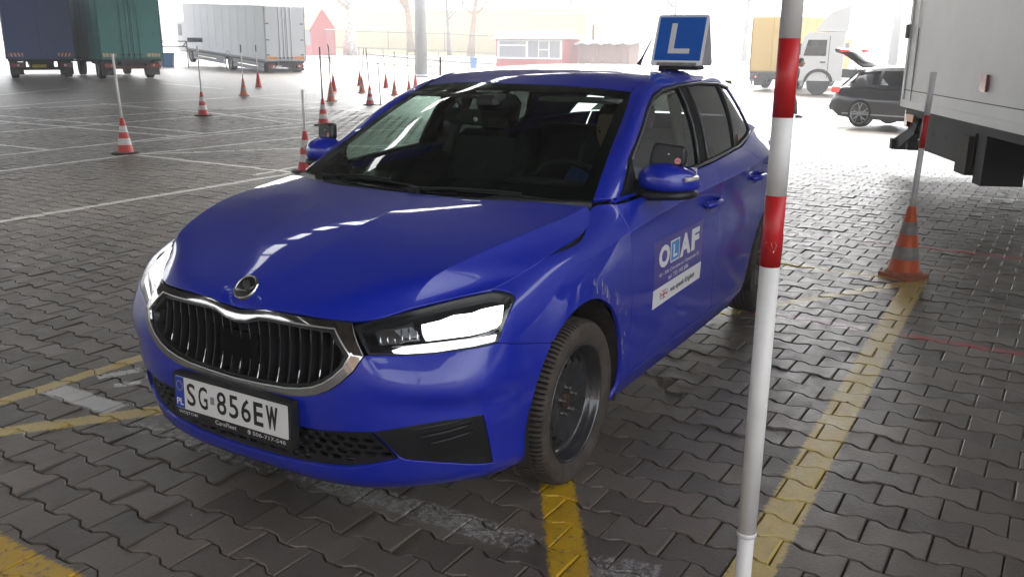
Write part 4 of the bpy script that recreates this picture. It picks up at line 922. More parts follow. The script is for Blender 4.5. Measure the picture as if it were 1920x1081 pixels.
# --- door sticker, laid on the door skin
def ondoor(x, z, d): st = inv(LOW, np.stack([x, z], 1), (0, 2), smax=12, smin=7); return LOW(st) + LOW.nrm(st) * d
dec = empty_part('door_sticker', car)
def D(u, v):   # sticker coordinates: u 0..1 from the front edge back, v 0..1 up
    xa = -.623 + (-.638 + .623) * v; xb = -1.208 + (-1.243 + 1.208) * v; za = .503 + (.784 - .503) * v; zb = .513 + (.785 - .513) * v
    return xa + (xb - xa) * u, za + (zb - za) * u
def sheet(name, u0, v0, u1, v1, d, m, nu=14, nv=8):
    g = [(u0 + (u1-u0)*i/nu, v0 + (v1-v0)*j/nv) for j in range(nv+1) for i in range(nu+1)]; xz = np.array([D(u, v) for u, v in g]); P = ondoor(xz[:, 0], xz[:, 1], d)
    mb = MB(); mb.smooth = True; mb.add(P, [(j*(nu+1)+i, j*(nu+1)+i+1, (j+1)*(nu+1)+i+1, (j+1)*(nu+1)+i) for j in range(nv) for i in range(nu)]); return mb.build(name, m, dec)
def dtext(body, u0, v0, u1, v1, m, bold=.0, d=.0022, name='lettering', space=1.):
    v, f = text2d(body, 1, 1, bold, space); xz = np.array([D(u0 + (u1-u0)*a, v0 + (v1-v0)*b) for a, b in v]); P = ondoor(xz[:, 0], xz[:, 1], d)
    mb = MB(); mb.add(P, f); return mb.build(name, m, dec)
def dpoly(pts, m, name, d=.0022):
    xz = np.array([D(u, v) for u, v in pts]); mb = MB(); mb.add(ondoor(xz[:, 0], xz[:, 1], d), [list(range(len(pts)))]); return mb.build(name, m, dec)
sheet('sticker_field', 0, .29, 1, 1, .0012, PURPLE); sheet('sticker_band', 0, 0, 1, .285, .0012, WHITE)
dtext('O', .09, .56, .30, .90, WHITE, .05); sheet('letter_box', .315, .565, .50, .905, .0018, WHITE, 3, 3); sheet('letter_field', .33, .59, .485, .88, .0024, LBLUE, 3, 3); dtext('L', .365, .635, .45, .835, WHITE, .03, .003)
dtext('A', .505, .56, .735, .92, WHITE, .055); dtext('F', .75, .56, .92, .92, WHITE, .055)
dtext('41 - 506 Chorzów ul. Czempiela 52', .10, .425, .93, .495, WHITE, .012); dtext('tel: 733 145 686', .28, .325, .70, .395, WHITE, .012); dtext('we speak English', .34, .07, .85, .19, INK, .012)
dpoly([(.14,.07), (.28,.07), (.28,.21), (.14,.21)], FLAGB, 'flag')
for q in ([(.14,.07),(.165,.07),(.28,.19),(.28,.21),(.255,.21),(.14,.09)], [(.28,.07),(.28,.09),(.165,.21),(.14,.21),(.14,.19),(.255,.07)], [(.19,.07),(.23,.07),(.23,.21),(.19,.21)], [(.14,.115),(.28,.115),(.28,.165),(.14,.165)]): dpoly(q, WHITE, 'flag_cross', .0026)
for q in ([(.20,.07),(.22,.07),(.22,.21),(.20,.21)], [(.14,.128),(.28,.128),(.28,.152),(.14,.152)]): dpoly(q, FLAGR, 'flag_cross', .0030)
# --- handles
def handles(s):
    for x, z, par in ((-1.33, .852, FDs), (-2.065, .886, RDs)):
        door = par[0] if s > 0 else par[1]
        P = ondoor(np.array([x + .12, x, x - .12]), np.array([z, z, z]), 0.0) if x > -1.9 else LOW(inv(LOW, [(x + .12, z), (x, z), (x - .12, z)], (0, 2), smax=14, smin=9))
        y = P[1][1]
        cup = MB(); cup.smooth = True
        vs = []; 
        for r, d in ((1.0, .0015), (.86, -.003), (.5, -.010), (.0, -.013)):
            for k in range(28): a = 2*PI*k/28; vs.append((x + .015 + .062*r*math.cos(a), s*(y + d + .002), z + .034*r*math.sin(a)))
        cup.add(vs, [(i*28+k, i*28+(k+1) % 28, (i+1)*28+(k+1) % 28, (i+1)*28+k) for i in range(3) for k in range(28)]); cup.build('handle_recess', PAINT, door)
        pts = [(x + .098, s*(y + .004), z - .002), (x + .085, s*(y + .024), z - .001), (x + .045, s*(y + .036), z), (x - .035, s*(y + .036), z + .001), (x - .080, s*(y + .026), z + .001), (x - .098, s*(y + .004), z + .001)]
        MB().tube(pts, .0125, 10, radii=[.010, .0135, .0145, .0145, .0135, .010]).build('door_handle', PAINT, door)
both(handles)
# --- door mirrors with the instructor's clip-on mirrors
def mirror(s):
    m_ = empty_part('wing_mirror', car)
    def ell(nu, nv, fn, name, mt):
        mb = MB(); mb.smooth = True; vs = [fn(2*PI*i/nu, PI*j/nv) for j in range(nv+1) for i in range(nu)]
        fs = [(j*nu+i, j*nu+(i+1) % nu, (j+1)*nu+(i+1) % nu, (j+1)*nu+i) for j in range(nv) for i in range(nu)]
        if s < 0: fs = [f[::-1] for f in fs]
        mb.add(vs, fs); return mb.build(name, mt, m_)
    cx, cy, cz = -.635, .905, 1.045
    def sup(v, e): return math.copysign(abs(v) ** e, v)
    def shell(a, b):
        X = sup(math.sin(b), .75) * sup(math.cos(a), .75); Y = sup(math.sin(b), .75) * sup(math.sin(a), .75); Z = sup(math.cos(b), .8)
        # flat at the back, rounded to the front, narrower towards the tip
        X = X * (.095 if X > 0 else .045); tip = 1 - .22 * max(0, Y); Zz = Z * (.072 if Z > 0 else .045) * tip - .012*max(0, Y)
        return (cx + X * tip - .05*max(0, Y)**2, s * (cy + Y * .118), cz + max(Zz, -.036) )
    ell(36, 20, shell, 'mirror_shell', PAINT)
    def base(a, b):
        X = sup(math.sin(b), .6) * sup(math.cos(a), .7); Y = sup(math.sin(b), .6) * sup(math.sin(a), .7); Z = sup(math.cos(b), .7)
        X = X * (.088 if X > 0 else .046); return (cx + X - .04*max(0, Y)**2, s * (cy - .008 + Y * .120), cz - .050 + Z * .022)
    ell(28, 10, base, 'mirror_base', BLK)
    MB().tube([(cx + .03, s*.895, cz - .052), (cx + .03, s*.83, cz - .050), (cx + .03, s*.765, cz - .042)], .03, 12, radii=[.026, .032, .046]).build('mirror_arm', BLK, m_)
    MB().box((cx - .048, min(s*.80, s*1.005), cz - .030), (cx - .044, max(s*.80, s*1.005), cz + .055)).build('mirror_glass', REFL, m_)
    MB().tube([(cx + .045, s*(cy + .082), cz + .014), (cx + .022, s*(cy + .1), cz + .016), (cx - .02, s*(cy + .113), cz + .018)], .010, 8).build('indicator', mat('indicator_lens', (.55, .52, .48), .15, coat=1), m_)
    # instructor's extra mirror
    e = empty_part('clip_on_mirror', car, (cx - .025, s*.890, cz + .098), (0, R(-8), s * R(14)))
    mb = MB(); pr = roundpoly([(-.075, -.048), (.075, -.042), (.078, .036), (-.06, .050)] if s > 0 else [(-.075, -.042), (.075, -.048), (.06, .050), (-.078, .036)], .024, 5)
    n0 = len(pr); sc = lambda k: [(p[0]*k, p[1]*k) for p in pr]
    rings = [(sc(.80), .030), (sc(.94), .025), (sc(1.0), .014), (sc(1.0), -.010), (sc(.95), -.014)]
    mb.smooth = True; mb.add([(d, p[0], p[1]) for q, d in rings for p in q], [(i*n0+k, (i+1)*n0+k, (i+1)*n0+(k+1) % n0, i*n0+(k+1) % n0) for i in range(4) for k in range(n0)])
    mb.smooth = False; mb.add([(.030, *p) for p in sc(.80)], [list(range(n0))]); mb.add([(-.014, *p) for p in sc(.95)], [list(range(n0))[::-1]]); mb.build('mirror_housing', BLK, e); e.scale = (1, 1, 1) if s > 0 else (.85, .8, .85)
    dd = MB(); dd.disc(.0125, 20, 'X', (.0308, .042, -.022)); dd.build('round_sticker', mat('sticker_rose', (.62, .25, .24), .4), e)
    dd = MB(); dd.disc(.0125 * .25, 10, 'X', (.0310, .005, .004)); dd.build('screw', WHITE, e)
    if True:
        v, f = text2d('___', .018, .002); dd = MB(); dd.box((.0309, .033, -.0235), (.0314, .051, -.0205)); dd.build('sticker_bar', FLAGR, e)
    MB().tube([(-.005, 0, -.04), (-.02, -.01, -.075)], .010, 8).build('clamp', BLK, e)
both(mirror)
# --- wipers, aerial
for y0, y1, x0, x1 in ((-.52, .12, -.165, -.085), (.08, .66, -.060, -.235)):
    wp = empty_part('wiper', car); p = [SCREENF(near(SCREENF, [(a, b, 1.02)]))[0] for a, b in [(x0 + (x1-x0)*t, y0 + (y1-y0)*t) for t in np.linspace(0, 1, 8)]]
    p = [q + np.array([.012, 0, .010]) for q in p]
    MB().tube(p[:6], .007, 6, radii=[.007, .006, .005, .0045, .004, .004]).build('wiper_arm', DARK, wp); MB().tube([q - np.array([.004, 0, .010]) for q in p[2:]], .004, 5).build('wiper_blade', DARK, wp)
    mb = MB(); mb.box((p[0][0] - .015, p[0][1] - .025, p[0][2] - .02), (p[0][0] + .015, p[0][1] + .025, p[0][2] + .008), .005); mb.build('wiper_cap', DARK, wp)
MB().tube([(-2.44, 0, 1.428), (-2.47, 0, 1.452), (-2.53, 0, 1.50), (-2.66, 0, 1.60)], .006, 8, radii=[.02, .012, .006, .003]).build('aerial', mat('aerial', (.05, .02, .05), .4), car)
# --- scuffs on the wing behind the wheel arch
sc_ = MB()
for k in range(46):
    a = R(random.uniform(95, 178)); rr = random.uniform(.356, .43); x = AF[0] + rr*math.cos(a); z = AF[1] + rr*math.sin(a); ln = random.uniform(.008, .05); wd_ = random.uniform(.0006, .0016)
    q = np.array([(x, z), (x - wd_*2, z), (x - wd_*2 + random.uniform(-.004, .004), z - ln), (x + random.uniform(-.004, .004), z - ln)])
    if (np.linalg.norm(q - [AF[0], AF[1]], axis=1) < .352).any(): continue
    st = inv(LOW, q, (0, 2), smax=10, smin=5.5); sc_.add(LOW(st) + LOW.nrm(st) * .0009, [(0, 1, 2, 3)])
tag(sc_.build('scuff_marks', mat('scuff', (.42, .42, .46), .6), car), kind='stuff')
# --- inside
SEATM = mat('seat_fabric', (.020, .020, .021), .85, noise=.3, nscale=30); DASH = mat('dashboard', (.016, .016, .017), .6, bump=.1, bscale=300)
mb = MB(); mb.prism([(-.28, .70), (-.22, .93), (-.30, .965), (-.62, .955), (-.78, .90), (-.80, .80), (-.70, .62)], -.70, .70); mb.build('dashboard', DASH, car)
mb = MB(); mb.prism([(-.55, .955), (-.60, 1.00), (-.80, .985), (-.82, .93), (-.62, .945)], .17, .58); mb.build('instrument_hood', DASH, car)
sw = empty_part('steering_wheel', car, (-.86, .37, .91), (0, R(-62), 0))
mb = MB(); mb.smooth = True; n = 36
vs = [((.182 + .015*math.cos(b))*math.cos(a), (.182 + .015*math.cos(b))*math.sin(a), .015*math.sin(b)) for a in np.linspace(0, 2*PI, n, endpoint=False) for b in np.linspace(0, 2*PI, 8, endpoint=False)]
mb.add(vs, [(i*8+j, ((i+1) % n)*8+j, ((i+1) % n)*8+(j+1) % 8, i*8+(j+1) % 8) for i in range(n) for j in range(8)]); mb.build('steering_rim', BLK, sw)
mb = MB(); mb.box((-.06, -.075, -.03), (.055, .075, .02), .012); mb.box((-.02, -.175, -.012), (.015, .175, .008), .004); mb.box((-.175, -.02, -.012), (-.04, .02, .008), .004); mb.build('steering_hub', BLK, sw)
def seat(y, x=-1.18):
    s_ = empty_part('seat', car); mb = MB()
    mb.box((x - .06, y - .25, .42), (x + .46, y + .25, .60), .05); mb.build('seat_cushion', SEATM, s_)
    mb = MB(); b = MB(); b.box((-.07, -.25, 0), (.07, .25, .60), .05); a = R(-20)
    mb.add([(x - .02 + px*math.cos(a) + pz*math.sin(a), y + py * (1 - .12 * pz / .6), .55 - px*math.sin(a) + pz*math.cos(a)) for px, py, pz in b.v], b.f); mb.build('seat_back', SEATM, s_)
    mb = MB(); b = MB(); b.box((-.05, -.13, .62), (.045, .13, .80), .04)
    mb.add([(x - .02 + px*math.cos(a) + pz*math.sin(a), y + py, .55 - px*math.sin(a) + pz*math.cos(a)) for px, py, pz in b.v], b.f); mb.build('headrest', SEATM, s_)
seat(.38); seat(-.38)
mb = MB(); mb.box((-2.25, -.62, .45), (-1.85, .62, .62), .05); mb.box((-2.45, -.62, .60), (-2.28, .62, 1.08), .05); mb.build('rear_bench', SEATM, car)
rm_ = empty_part('rear_view_mirror', car, (-.735, -.135, 1.245), (0, R(8), R(-12)))
mb = MB(); mb.box((-.012, -.115, -.036), (.022, .115, .036), .014); mb.build('mirror_housing', DASH, rm_)
mb = MB(); mb.smooth = True; mb.lathe([(.0, .028), (.008, .027), (.011, .022), (.011, .0)][::-1], 16, 'X', (.0, .095, -.005)); mb.build('suction_cup', WHITE, rm_)
MB().tube([(0, 0, .03), (.03, 0, .085)], .01, 8).build('mirror_stem', DASH, rm_)
mb = MB(); mb.box((-.90, -.06, 1.285), (-.70, .06, 1.345), .02); mb.build('camera_housing', DASH, car)
for y in (.36, -.36):
    mb = MB(); mb.box((-1.04, y - .20, 1.315), (-.90, y + .20, 1.335), .008); mb.build('sun_visor', mat('visor', (.10, .10, .095), .9), car)
for s in (1, -1):
    MB().tube([(-1.50, s*.585, 1.33), (-1.43, s*.66, 1.10), (-1.40, s*.69, .98)], .03, 8).build('pillar_trim', mat('pillar_trim', (.12, .12, .115), .8), car)
# ---------------------------------------------------------------- roof sign
SGN_W, SGN_B = mat('sign_white', (.74, .74, .75), .35), mat('sign_blue', (.012, .10, .42), .35, coat=.3, noise=.06, nscale=40)
GREYM = mat('sign_letter', (.62, .63, .62), .4)
sg = thing('roof_sign', 'blue and white L sign of two leaning panels standing on the car roof', 'sign', (-1.62, .540, 1.447), R(4))
def sign_panel(back):
    p = empty_part('sign_panel', sg); th = R(24); H, W_ = .268, .262
    def P(y, h, d):   # d: outwards of the face
        x = -.02 - math.sin(th) * h; z = .018 + math.cos(th) * h
        x += d * math.cos(th); z += d * math.sin(th)
        return (-.25 - x, -y, z) if back else (x, y, z)
    def slab(name, poly, d0, d1, m):
        n = len(poly); mb = MB(); mb.add([P(y, h, d0) for y, h in poly] + [P(y, h, d1) for y, h in poly], [list(range(n, 2*n)), list(range(n))[::-1]] + [(i, (i+1) % n, (i+1) % n + n, i+n) for i in range(n)]); return mb.build(name, m, p)
    slab('sign_board', roundpoly([(-W_/2, 0), (W_/2, 0), (W_/2, H), (-W_/2, H)], .014, 4), -.006, .004, SGN_W)
    b = .013; slab('sign_field', [(-W_/2+b, .026), (W_/2-b, .026), (W_/2-b, H-b), (-W_/2+b, H-b)], .0035, .0048, SGN_B)
    slab('letter', [(-.052, .062), (.058, .062), (.058, .088), (-.024, .088), (-.024, .222), (-.052, .222)], .0046, .006, GREYM)
    if not back:
        slab('fixing_strip', [(-.098, -.004), (.104, -.004), (.104, .014), (-.098, .014)], .004, .0075, mat('strip_metal', (.33, .31, .28), .45, metal=.6, noise=.3, nscale=30))
        for y in (-.088, 0, .088):
            mb = MB(); mb.lathe([(0, .004), (.004, .0035), (.0055, 0)][::-1], 10, 'X', P(y, .005, .0075)); mb.build('screw', mat('screw_metal', (.3, .29, .27), .4, metal=.9), p)
sign_panel(False); sign_panel(True)
mb = MB(); mb.box((-.20, -.10, -.004), (-.045, .10, .016), .006); mb.build('magnet_base', BLK, sg)
# ---------------------------------------------------------------- cones with slalom poles
RED = mat('cone_red', (.50, .035, .03), .5, noise=.15, nscale=20); ORA = mat('cone_orange', (.62, .115, .03), .5, noise=.18, nscale=14); CWH = mat('cone_white', (.56, .55, .53), .5, noise=.15, nscale=25)
CGR = mat('cone_grey', (.27, .255, .24), .6, noise=.3, nscale=22); RUB = mat('cone_rubber', (.022, .02, .019), .7); ORB = mat('cone_base_orange', (.36, .115, .07), .7, noise=.2, nscale=15)
PWH = mat('pole_white', (.74, .73, .71), .45, noise=.08, nscale=6); PRD = mat('pole_red', (.50, .016, .02), .4, noise=.06, nscale=9); PDK = mat('pole_dark', (.10, .085, .08), .5)
def make_cone(kind, label, pole):
    t = thing('traffic_cone', label, 'traffic cone', (0, 0, 0), 0, 'traffic cones with poles about the yard')
    a, b = {'w': (RED, CWH), 'o': (ORA, CGR), 'r': (RED, RED)}[kind]
    bb = MB()
    if kind == 'o': bb.prism(roundpoly([(-.125, -.125), (.125, -.125), (.125, .125), (-.125, .125)], .025, 4), 0, .028, 'Z'); bb.lathe([(.124, .028), (.120, .044), (.106, .050)], 32)
    elif kind == 'w': bb.lathe([(.0, 0), (.19, 0), (.19, .012), (.178, .02), (.10, .026)], 32)
    else: bb.lathe([(.0, 0), (.135, 0), (.135, .014), (.10, .02)], 28)
    bb.build('cone_base', ORB if kind == 'o' else RUB if kind == 'w' else RED, t)
    r = lambda h: .112 + (.026 - .112) * (h - .02) / .48
    ys = [.02, .045, .135, .222, .308, .395, .50] if kind == 'o' else [.02, .042, .130, .222, .305, .395, .50]
    for k in range(6):
        m = (a, a, b, a, b, a)[k] if kind != 'r' else RED; h0, h1 = ys[k], ys[k+1]; mb = MB(); mb.lathe([(r(h0) + .0008*(m is b), h0), (r(h1) + .0008*(m is b), h1)], 32)
        if k == 5: mb.lathe([(r(.50), .50), (r(.50) - .004, .503), (.0, .503)], 24)
        mb.build('cone_band', m, t)
    return t
def make_pole(kind, label, x, y, z=0.0, lean=(0, 0), h=1.38):
    t = thing('slalom_pole', label, 'pole', (x, y, z), 0, 'slim poles standing in the cones and on small feet')
    if kind == 'redwhite': segs = [(.44, .90, PWH), (.90, 1.12, PRD), (1.12, h, PWH)]; r = .0195
    elif kind == 'white': segs = [(.44, h, PWH)]; r = .0165
    elif kind == 'tip': segs = [(.44, h - .22, PWH), (h - .22, h, PDK)]; r = .0165
    elif kind == 'foot': segs = [(.012, h, PDK)]; r = .014
    else: segs = [(.44, h - .15, mat('pole_grey', (.22, .19, .18), .5) if not bpy.data.materials.get('pole_grey') else bpy.data.materials['pole_grey']), (h - .15, h, PDK)]; r = .0145
    f = lambda q: (lean[0] * (q - .44), lean[1] * (q - .44), q)
    for a, b, m in segs: MB().tube([f(a), f((a + b) / 2), f(b)], r, 12).build('pole_band', m, t)
    if kind == 'foot': mb = MB(); mb.lathe([(0, 0), (.075, 0), (.075, .012), (.02, .02)], 20); mb.build('pole_foot', RUB, t)
    return t
cone_o = make_cone('o', 'large orange and grey striped cone at the far end of the broad yellow line', None); cone_o.location = (-3.90, 1.475, 0); cone_o.rotation_euler.z = R(-28)
make_pole('redwhite', 'white pole with one red band rising from the orange cone by the yellow line', -3.90, 1.475, 0, (.0, .026), 1.40)
W_ = [  # x, y, label
 (-5.46, -9.07, 'red and white cone farthest to the left, before the teal lorry'), (-10.65, -13.44, 'red and white cone straight before the front wheel of the long white lorry'),
 (-10.40, -9.78, 'bright red and white cone on a black foot just above the far door mirror'), (-5.50, -5.64, 'faded red and white cone half hidden behind the bonnet of the blue car'),
 (-16.55, -13.66, 'red and white cone at the far end of the thick white stripe'), (-10.94, -7.38, 'striped cone seen through the windscreen of the blue car')]
Oc = [(-16.2, -18.1, 'orange cone whose pole carries a white plate, beside the plain red one'), (-15.82, -14.4, 'orange and grey cone just in front of a leaning plain red cone'), (-21.09, -17.71, 'orange and grey cone whose dark pole leans to the right'), (-22.55, -17.47, 'orange and grey cone nearest to the roof edge of the blue car')]
Rc = [(-20.01, -21.43, 'plain red cone before the rear of the long white lorry'), (-19.78, -17.81, 'plain red cone leaning behind an orange one'), (-24.76, -20.87, 'small plain red cone behind the orange cone with a leaning pole'), (-26.0, -20.57, 'plain red cone alone in front of the fence'), (-30.1, -22.14, 'plain red cone right beside the foot of the pale lamp post'), (-24.14, -18.03, 'plain red cone almost hidden by the roof edge of the blue car')]
cw = cr_ = None
idx_ = None
def place(proto, lst, make):
    for n_, (x, y, lab) in enumerate(lst):
        if proto[0] is None: proto[0] = make(lab); t = proto[0]
        else: t = copy_tree(proto[0]); t['label'] = lab
        t.location = (x, y, float(zt(x, y))); t.rotation_euler.z = random.uniform(0, 6)
place([None], W_, lambda l: make_cone('w', l, None)); place([cone_o], Oc, None); place([None], Rc, lambda l: make_cone('r', l, None))
for kind, x, y, lean, h, lab in (
 ('white', -5.46, -9.07, (-.0, -.055), 1.38, 'white pole in the leftmost red and white cone'), ('white', -10.65, -13.44, (0, -.012), 1.46, 'white pole in the cone before the front wheel of the long white lorry'),
 ('tip', -16.2, -18.1, (0, -.0), 1.45, 'white pole with a dark tip and a white plate, in an orange cone'), ('tip', -20.01, -21.43, (0, -.02), 1.42, 'white pole with a dark tip in the plain red cone behind the white lorry'),
 ('grey', -10.40, -9.78, (0, -.01), 1.46, 'dark slim pole in the bright striped cone on the black foot'), ('white', -5.50, -5.64, (0, -.0), 1.00, 'short pale pole in the faded cone behind the bonnet'),
 ('grey', -15.82, -14.4, (0, -.01), 1.46, 'dark pole in the orange cone before the leaning red cone'), ('grey', -19.78, -17.81, (.0, -.16), 1.5, 'dark pole tilted with the leaning red cone'), ('grey', -24.76, -20.87, (0, .02), 1.45, 'dark pole in the small red cone behind the orange one'),
 ('grey', -21.09, -17.71, (0, .13), 1.45, 'dark pole leaning to the right out of an orange cone'), ('grey', -16.55, -13.66, (0, -.075), 1.5, 'dark pole leaning out of the farther bright striped cone'), ('grey', -26.0, -20.57, (0, -.10), 1.5, 'dark pole in the lone red cone in front of the fence'),
 ('grey', -22.55, -17.47, (0, .03), 1.5, 'dark pole in the orange cone nearest to the car roof'), ('grey', -30.1, -22.14, (0, .01), 1.6, 'dark pole just left of the white lamp post'), ('grey', -24.14, -18.03, (0, -.05), 1.55, 'tall dark pole rising from behind the roof edge of the car'),
 ('grey', -32.11, -22.61, (0, -.38), 1.5, 'dark pole tilting strongly behind the car roof'), ('grey', -33.62, -23.3, (0, -.02), 1.6, 'straight dark pole behind the car roof, right of the tilting one'), ('grey', -36.54, -23.97, (0, 0), 1.6, 'lone short dark pole above the car roof, by the blue bin'),
 ('grey', -10.94, -7.38, (0, -.01), 1.4, 'slim pole in the cone seen through the windscreen'), ('foot', -17.22, -13.85, (0, -.04), 1.2, 'dark pole on a small black foot next to the farther striped cone')):
    make_pole(kind, lab, x, y, float(zt(x, y)), lean, h)
mb = MB(); mb.prism([(-.13, 0), (.13, 0), (.16, .05), (.05, .075), (.04, .11), (-.04, .11), (-.05, .075), (-.15, .06)], -.01, .01, 'Y')
o = tag(mb.build('pole_plate', PWH, None, (-16.2, -18.1, .60), (0, 0, R(45))), 'small white plate fixed low on the pole of the orange cone', 'plate')
# the pole close to the camera
t = thing('marker_pole', 'red and white banded pole close to the camera, standing before the rear door', 'pole', (.559, 1.623, 0))
for a, b, m, r in ((.0, .305, PWH, .0215), (.300, 1.046, PWH, .0245), (1.046, 1.222, PRD, .0248), (1.222, 1.407, PWH, .0245), (1.407, 1.586, PRD, .0248), (1.586, 1.95, PWH, .0245)):
    MB().tube([(0, 0, a), (0, 0, b)], r, 32, cap=True).build('pole_band', m, t)
def on_pole(a, z, r=.02495): return (r*math.cos(a), r*math.sin(a), z)
a0 = math.atan2(CAM[1] - 1.623, CAM[0] - .559); mb = MB()
sh = [(-.40, 1.096), (-.10, 1.089), (.14, 1.097), (.42, 1.102), (.36, 1.110), (.12, 1.113), (-.20, 1.104), (-.55, 1.106)]
sh = [(-.10, 1.088), (.22, 1.083), (.40, 1.094), (.52, 1.104), (.30, 1.110), (-.05, 1.108), (-.45, 1.111), (-.62, 1.107), (-.35, 1.097)]
mb.add([on_pole(a0 + a, z) for a, z in sh], [list(range(len(sh)))]); mb.build('chipped_patch', mat('chip', (.60, .57, .50), .6), t)
mb = MB(); mb.lathe([(.022, .297), (.0262, .299), (.0262, .309), (.0245, .311)], 32); mb.build('sleeve', PWH, t)
mb = MB(); mb.lathe([(0, 0), (.11, 0), (.11, .02), (.03, .035)], 28); mb.build('pole_foot', RUB, t)
# ---------------------------------------------------------------- people
SKIN = mat('skin', (.30, .165, .115), .5, noise=.1, nscale=30); HAIR = mat('dark_hair', (.016, .011, .009), .7, bump=.6, bscale=150); JKT = mat('blue_jacket', (.018, .05, .22), .8, noise=.15, nscale=25); TRS = mat('dark_trousers', (.012, .012, .015), .85)
COAT = mat('dark_coat', (.02, .02, .023), .85); SHOE = mat('shoe', (.035, .02, .016), .5); EYEW = mat('eye_white', (.55, .53, .5), .25, coat=.5); IRIS = mat('iris', (.02, .014, .01), .15, coat=1)
def head(parent, loc, rz, tilt=0):
    """a head with brow, eye sockets, nose, mouth, chin and ears; looks along +x; origin at the skull's middle"""
    h = empty_part('head', parent, loc, (0, tilt, rz)); mb = MB(); mb.smooth = True; nu, nv = 56, 44; vs = []
    for j in range(nv + 1):
        b = PI * j / nv
        for i in range(nu):
            a = 2*PI*i/nu; x, y, z = math.sin(b)*math.cos(a), math.sin(b)*math.sin(a), math.cos(b)
            X, Y, Z = x*.096, y*.076, z*.122
            low = max(0, -z); X *= 1 - .10*low if x < 0 else 1; Y *= 1 - .30*low**1.3; X += .012*low if x > -.2 else .03*low*x
            fr = max(0, x)
            g = lambda u, v, su, sv: math.exp(-((y*.076-u)/su)**2 - ((z*.122-v)/sv)**2) * (fr > .15)
            X += .026*g(0, -.028, .011, .015) + .013*g(0, -.005, .008, .02) - .009*(g(.031, .006, .014, .010) + g(-.031, .006, .014, .010)) + .005*g(0, .026, .045, .010)
            X += .007*g(0, -.062, .02, .006) - .004*g(0, -.067, .022, .003) + .006*g(0, -.075, .018, .006) + .010*g(0, -.10, .02, .015)
            vs.append((X, Y, Z))
    mb.add(vs, [(j*nu+i, (j+1)*nu+i, (j+1)*nu+(i+1) % nu, j*nu+(i+1) % nu) for j in range(nv) for i in range(nu)]); mb.build('face', SKIN, h)
    for s in (1, -1):
        mb = MB(); mb.smooth = True; mb.lathe([(0, .013), (.007, .011), (.0115, .006), (.013, 0)][::-1], 14, 'X', (.0715, s*.031, .006)); mb.build('eye', EYEW, h)
        mb = MB(); mb.smooth = True; mb.disc(.0055, 14, 'X', (.0850, s*.0305, .006)); mb.build('iris', IRIS, h)
        MB().tube([(.082, s*.014, .019), (.087, s*.030, .024), (.077, s*.047, .019)], .0036, 6).build('eyebrow', HAIR, h)
        MB().tube([(.083, s*.018, .013), (.0875, s*.031, .0155), (.079, s*.045, .010)], .0034, 6).build('eyelid', SKIN, h)
        mb = MB(); mb.smooth = True
        mb.add([( -.004 + .016*math.cos(a)*q, s*(.073 + .012*(1-q) + .006*math.cos(a)), -.008 + .030*math.sin(a)*q) for q in (1, .6, .2) for a in np.linspace(0, 2*PI, 14, endpoint=False)], [(r*14+k, r*14+(k+1) % 14, (r+1)*14+(k+1) % 14, (r+1)*14+k) for r in range(2) for k in range(14)]); mb.build('ear', SKIN, h)
    mb = MB(); mb.tube([(.085, -.018, -.0655), (.0925, 0, -.0645), (.085, .018, -.0655)], .0034, 6); mb.build('mouth', mat('lips', (.26, .10, .085), .5), h)
    mb = MB(); mb.smooth = True; nu, nv = 40, 22; vs = []
    for j in range(nv + 1):
        for i in range(nu):
            a = 2*PI*i/nu; lim = 1.02 + .62*max(0, -math.cos(a))**.6 + .36*abs(math.sin(a))**4 - .12*max(0, math.cos(a)) + .03*math.sin(9*a)
            b = lim * j / nv; r = 1.085 + .012*math.sin(11*a + 7*b)
            vs.append((math.sin(b)*math.cos(a)*.097*r, math.sin(b)*math.sin(a)*.077*r*1.01, math.cos(b)*.123*r + .004))
    mb.add(vs, [(j*nu+i, (j+1)*nu+i, (j+1)*nu+(i+1) % nu, j*nu+(i+1) % nu) for j in range(nv) for i in range(nu)]); mb.build('hair', HAIR, h); return h
dr = thing('person', 'dark haired person in a blue jacket sitting at the wheel of the blue car', 'person', (-1.12, .425, .515))
skin_body('jacket', {'pelvis': ((.02,0,.02),.13), 'waist': ((-.03,0,.16),.135), 'chest': ((-.08,0,.36),.145), 'neck0': ((-.09,0,.475),.075), 'neck': ((-.075,0,.52),.058),
 'shL': ((-.07,.175,.43),.068), 'elL': ((.10,.24,.23),.050), 'wrL': ((.27,.135,.37),.036), 'shR': ((-.07,-.175,.43),.068), 'elR': ((.10,-.24,.23),.050), 'wrR': ((.27,-.135,.37),.036)},
 [('pelvis','waist'),('waist','chest'),('chest','neck0'),('neck0','neck'),('chest','shL'),('shL','elL'),('elL','wrL'),('chest','shR'),('shR','elR'),('elR','wrR')], JKT, dr)
skin_body('trousers', {'p': ((.02,0,.0),.12), 'hL': ((.06,.09,.0),.088), 'kL': ((.44,.13,.07),.068), 'aL': ((.70,.11,-.28),.045), 'hR': ((.06,-.09,.0),.088), 'kR': ((.44,-.13,.07),.068), 'aR': ((.70,-.11,-.28),.045)},
 [('p','hL'),('hL','kL'),('kL','aL'),('p','hR'),('hR','kR'),('kR','aR')], TRS, dr)
skin_body('neck', {'a': ((-.085,0,.47),.05), 'b': ((-.07,0,.55),.05), 'c': ((-.06,0,.58),.048)}, [('a','b'),('b','c')], SKIN, dr, 1)
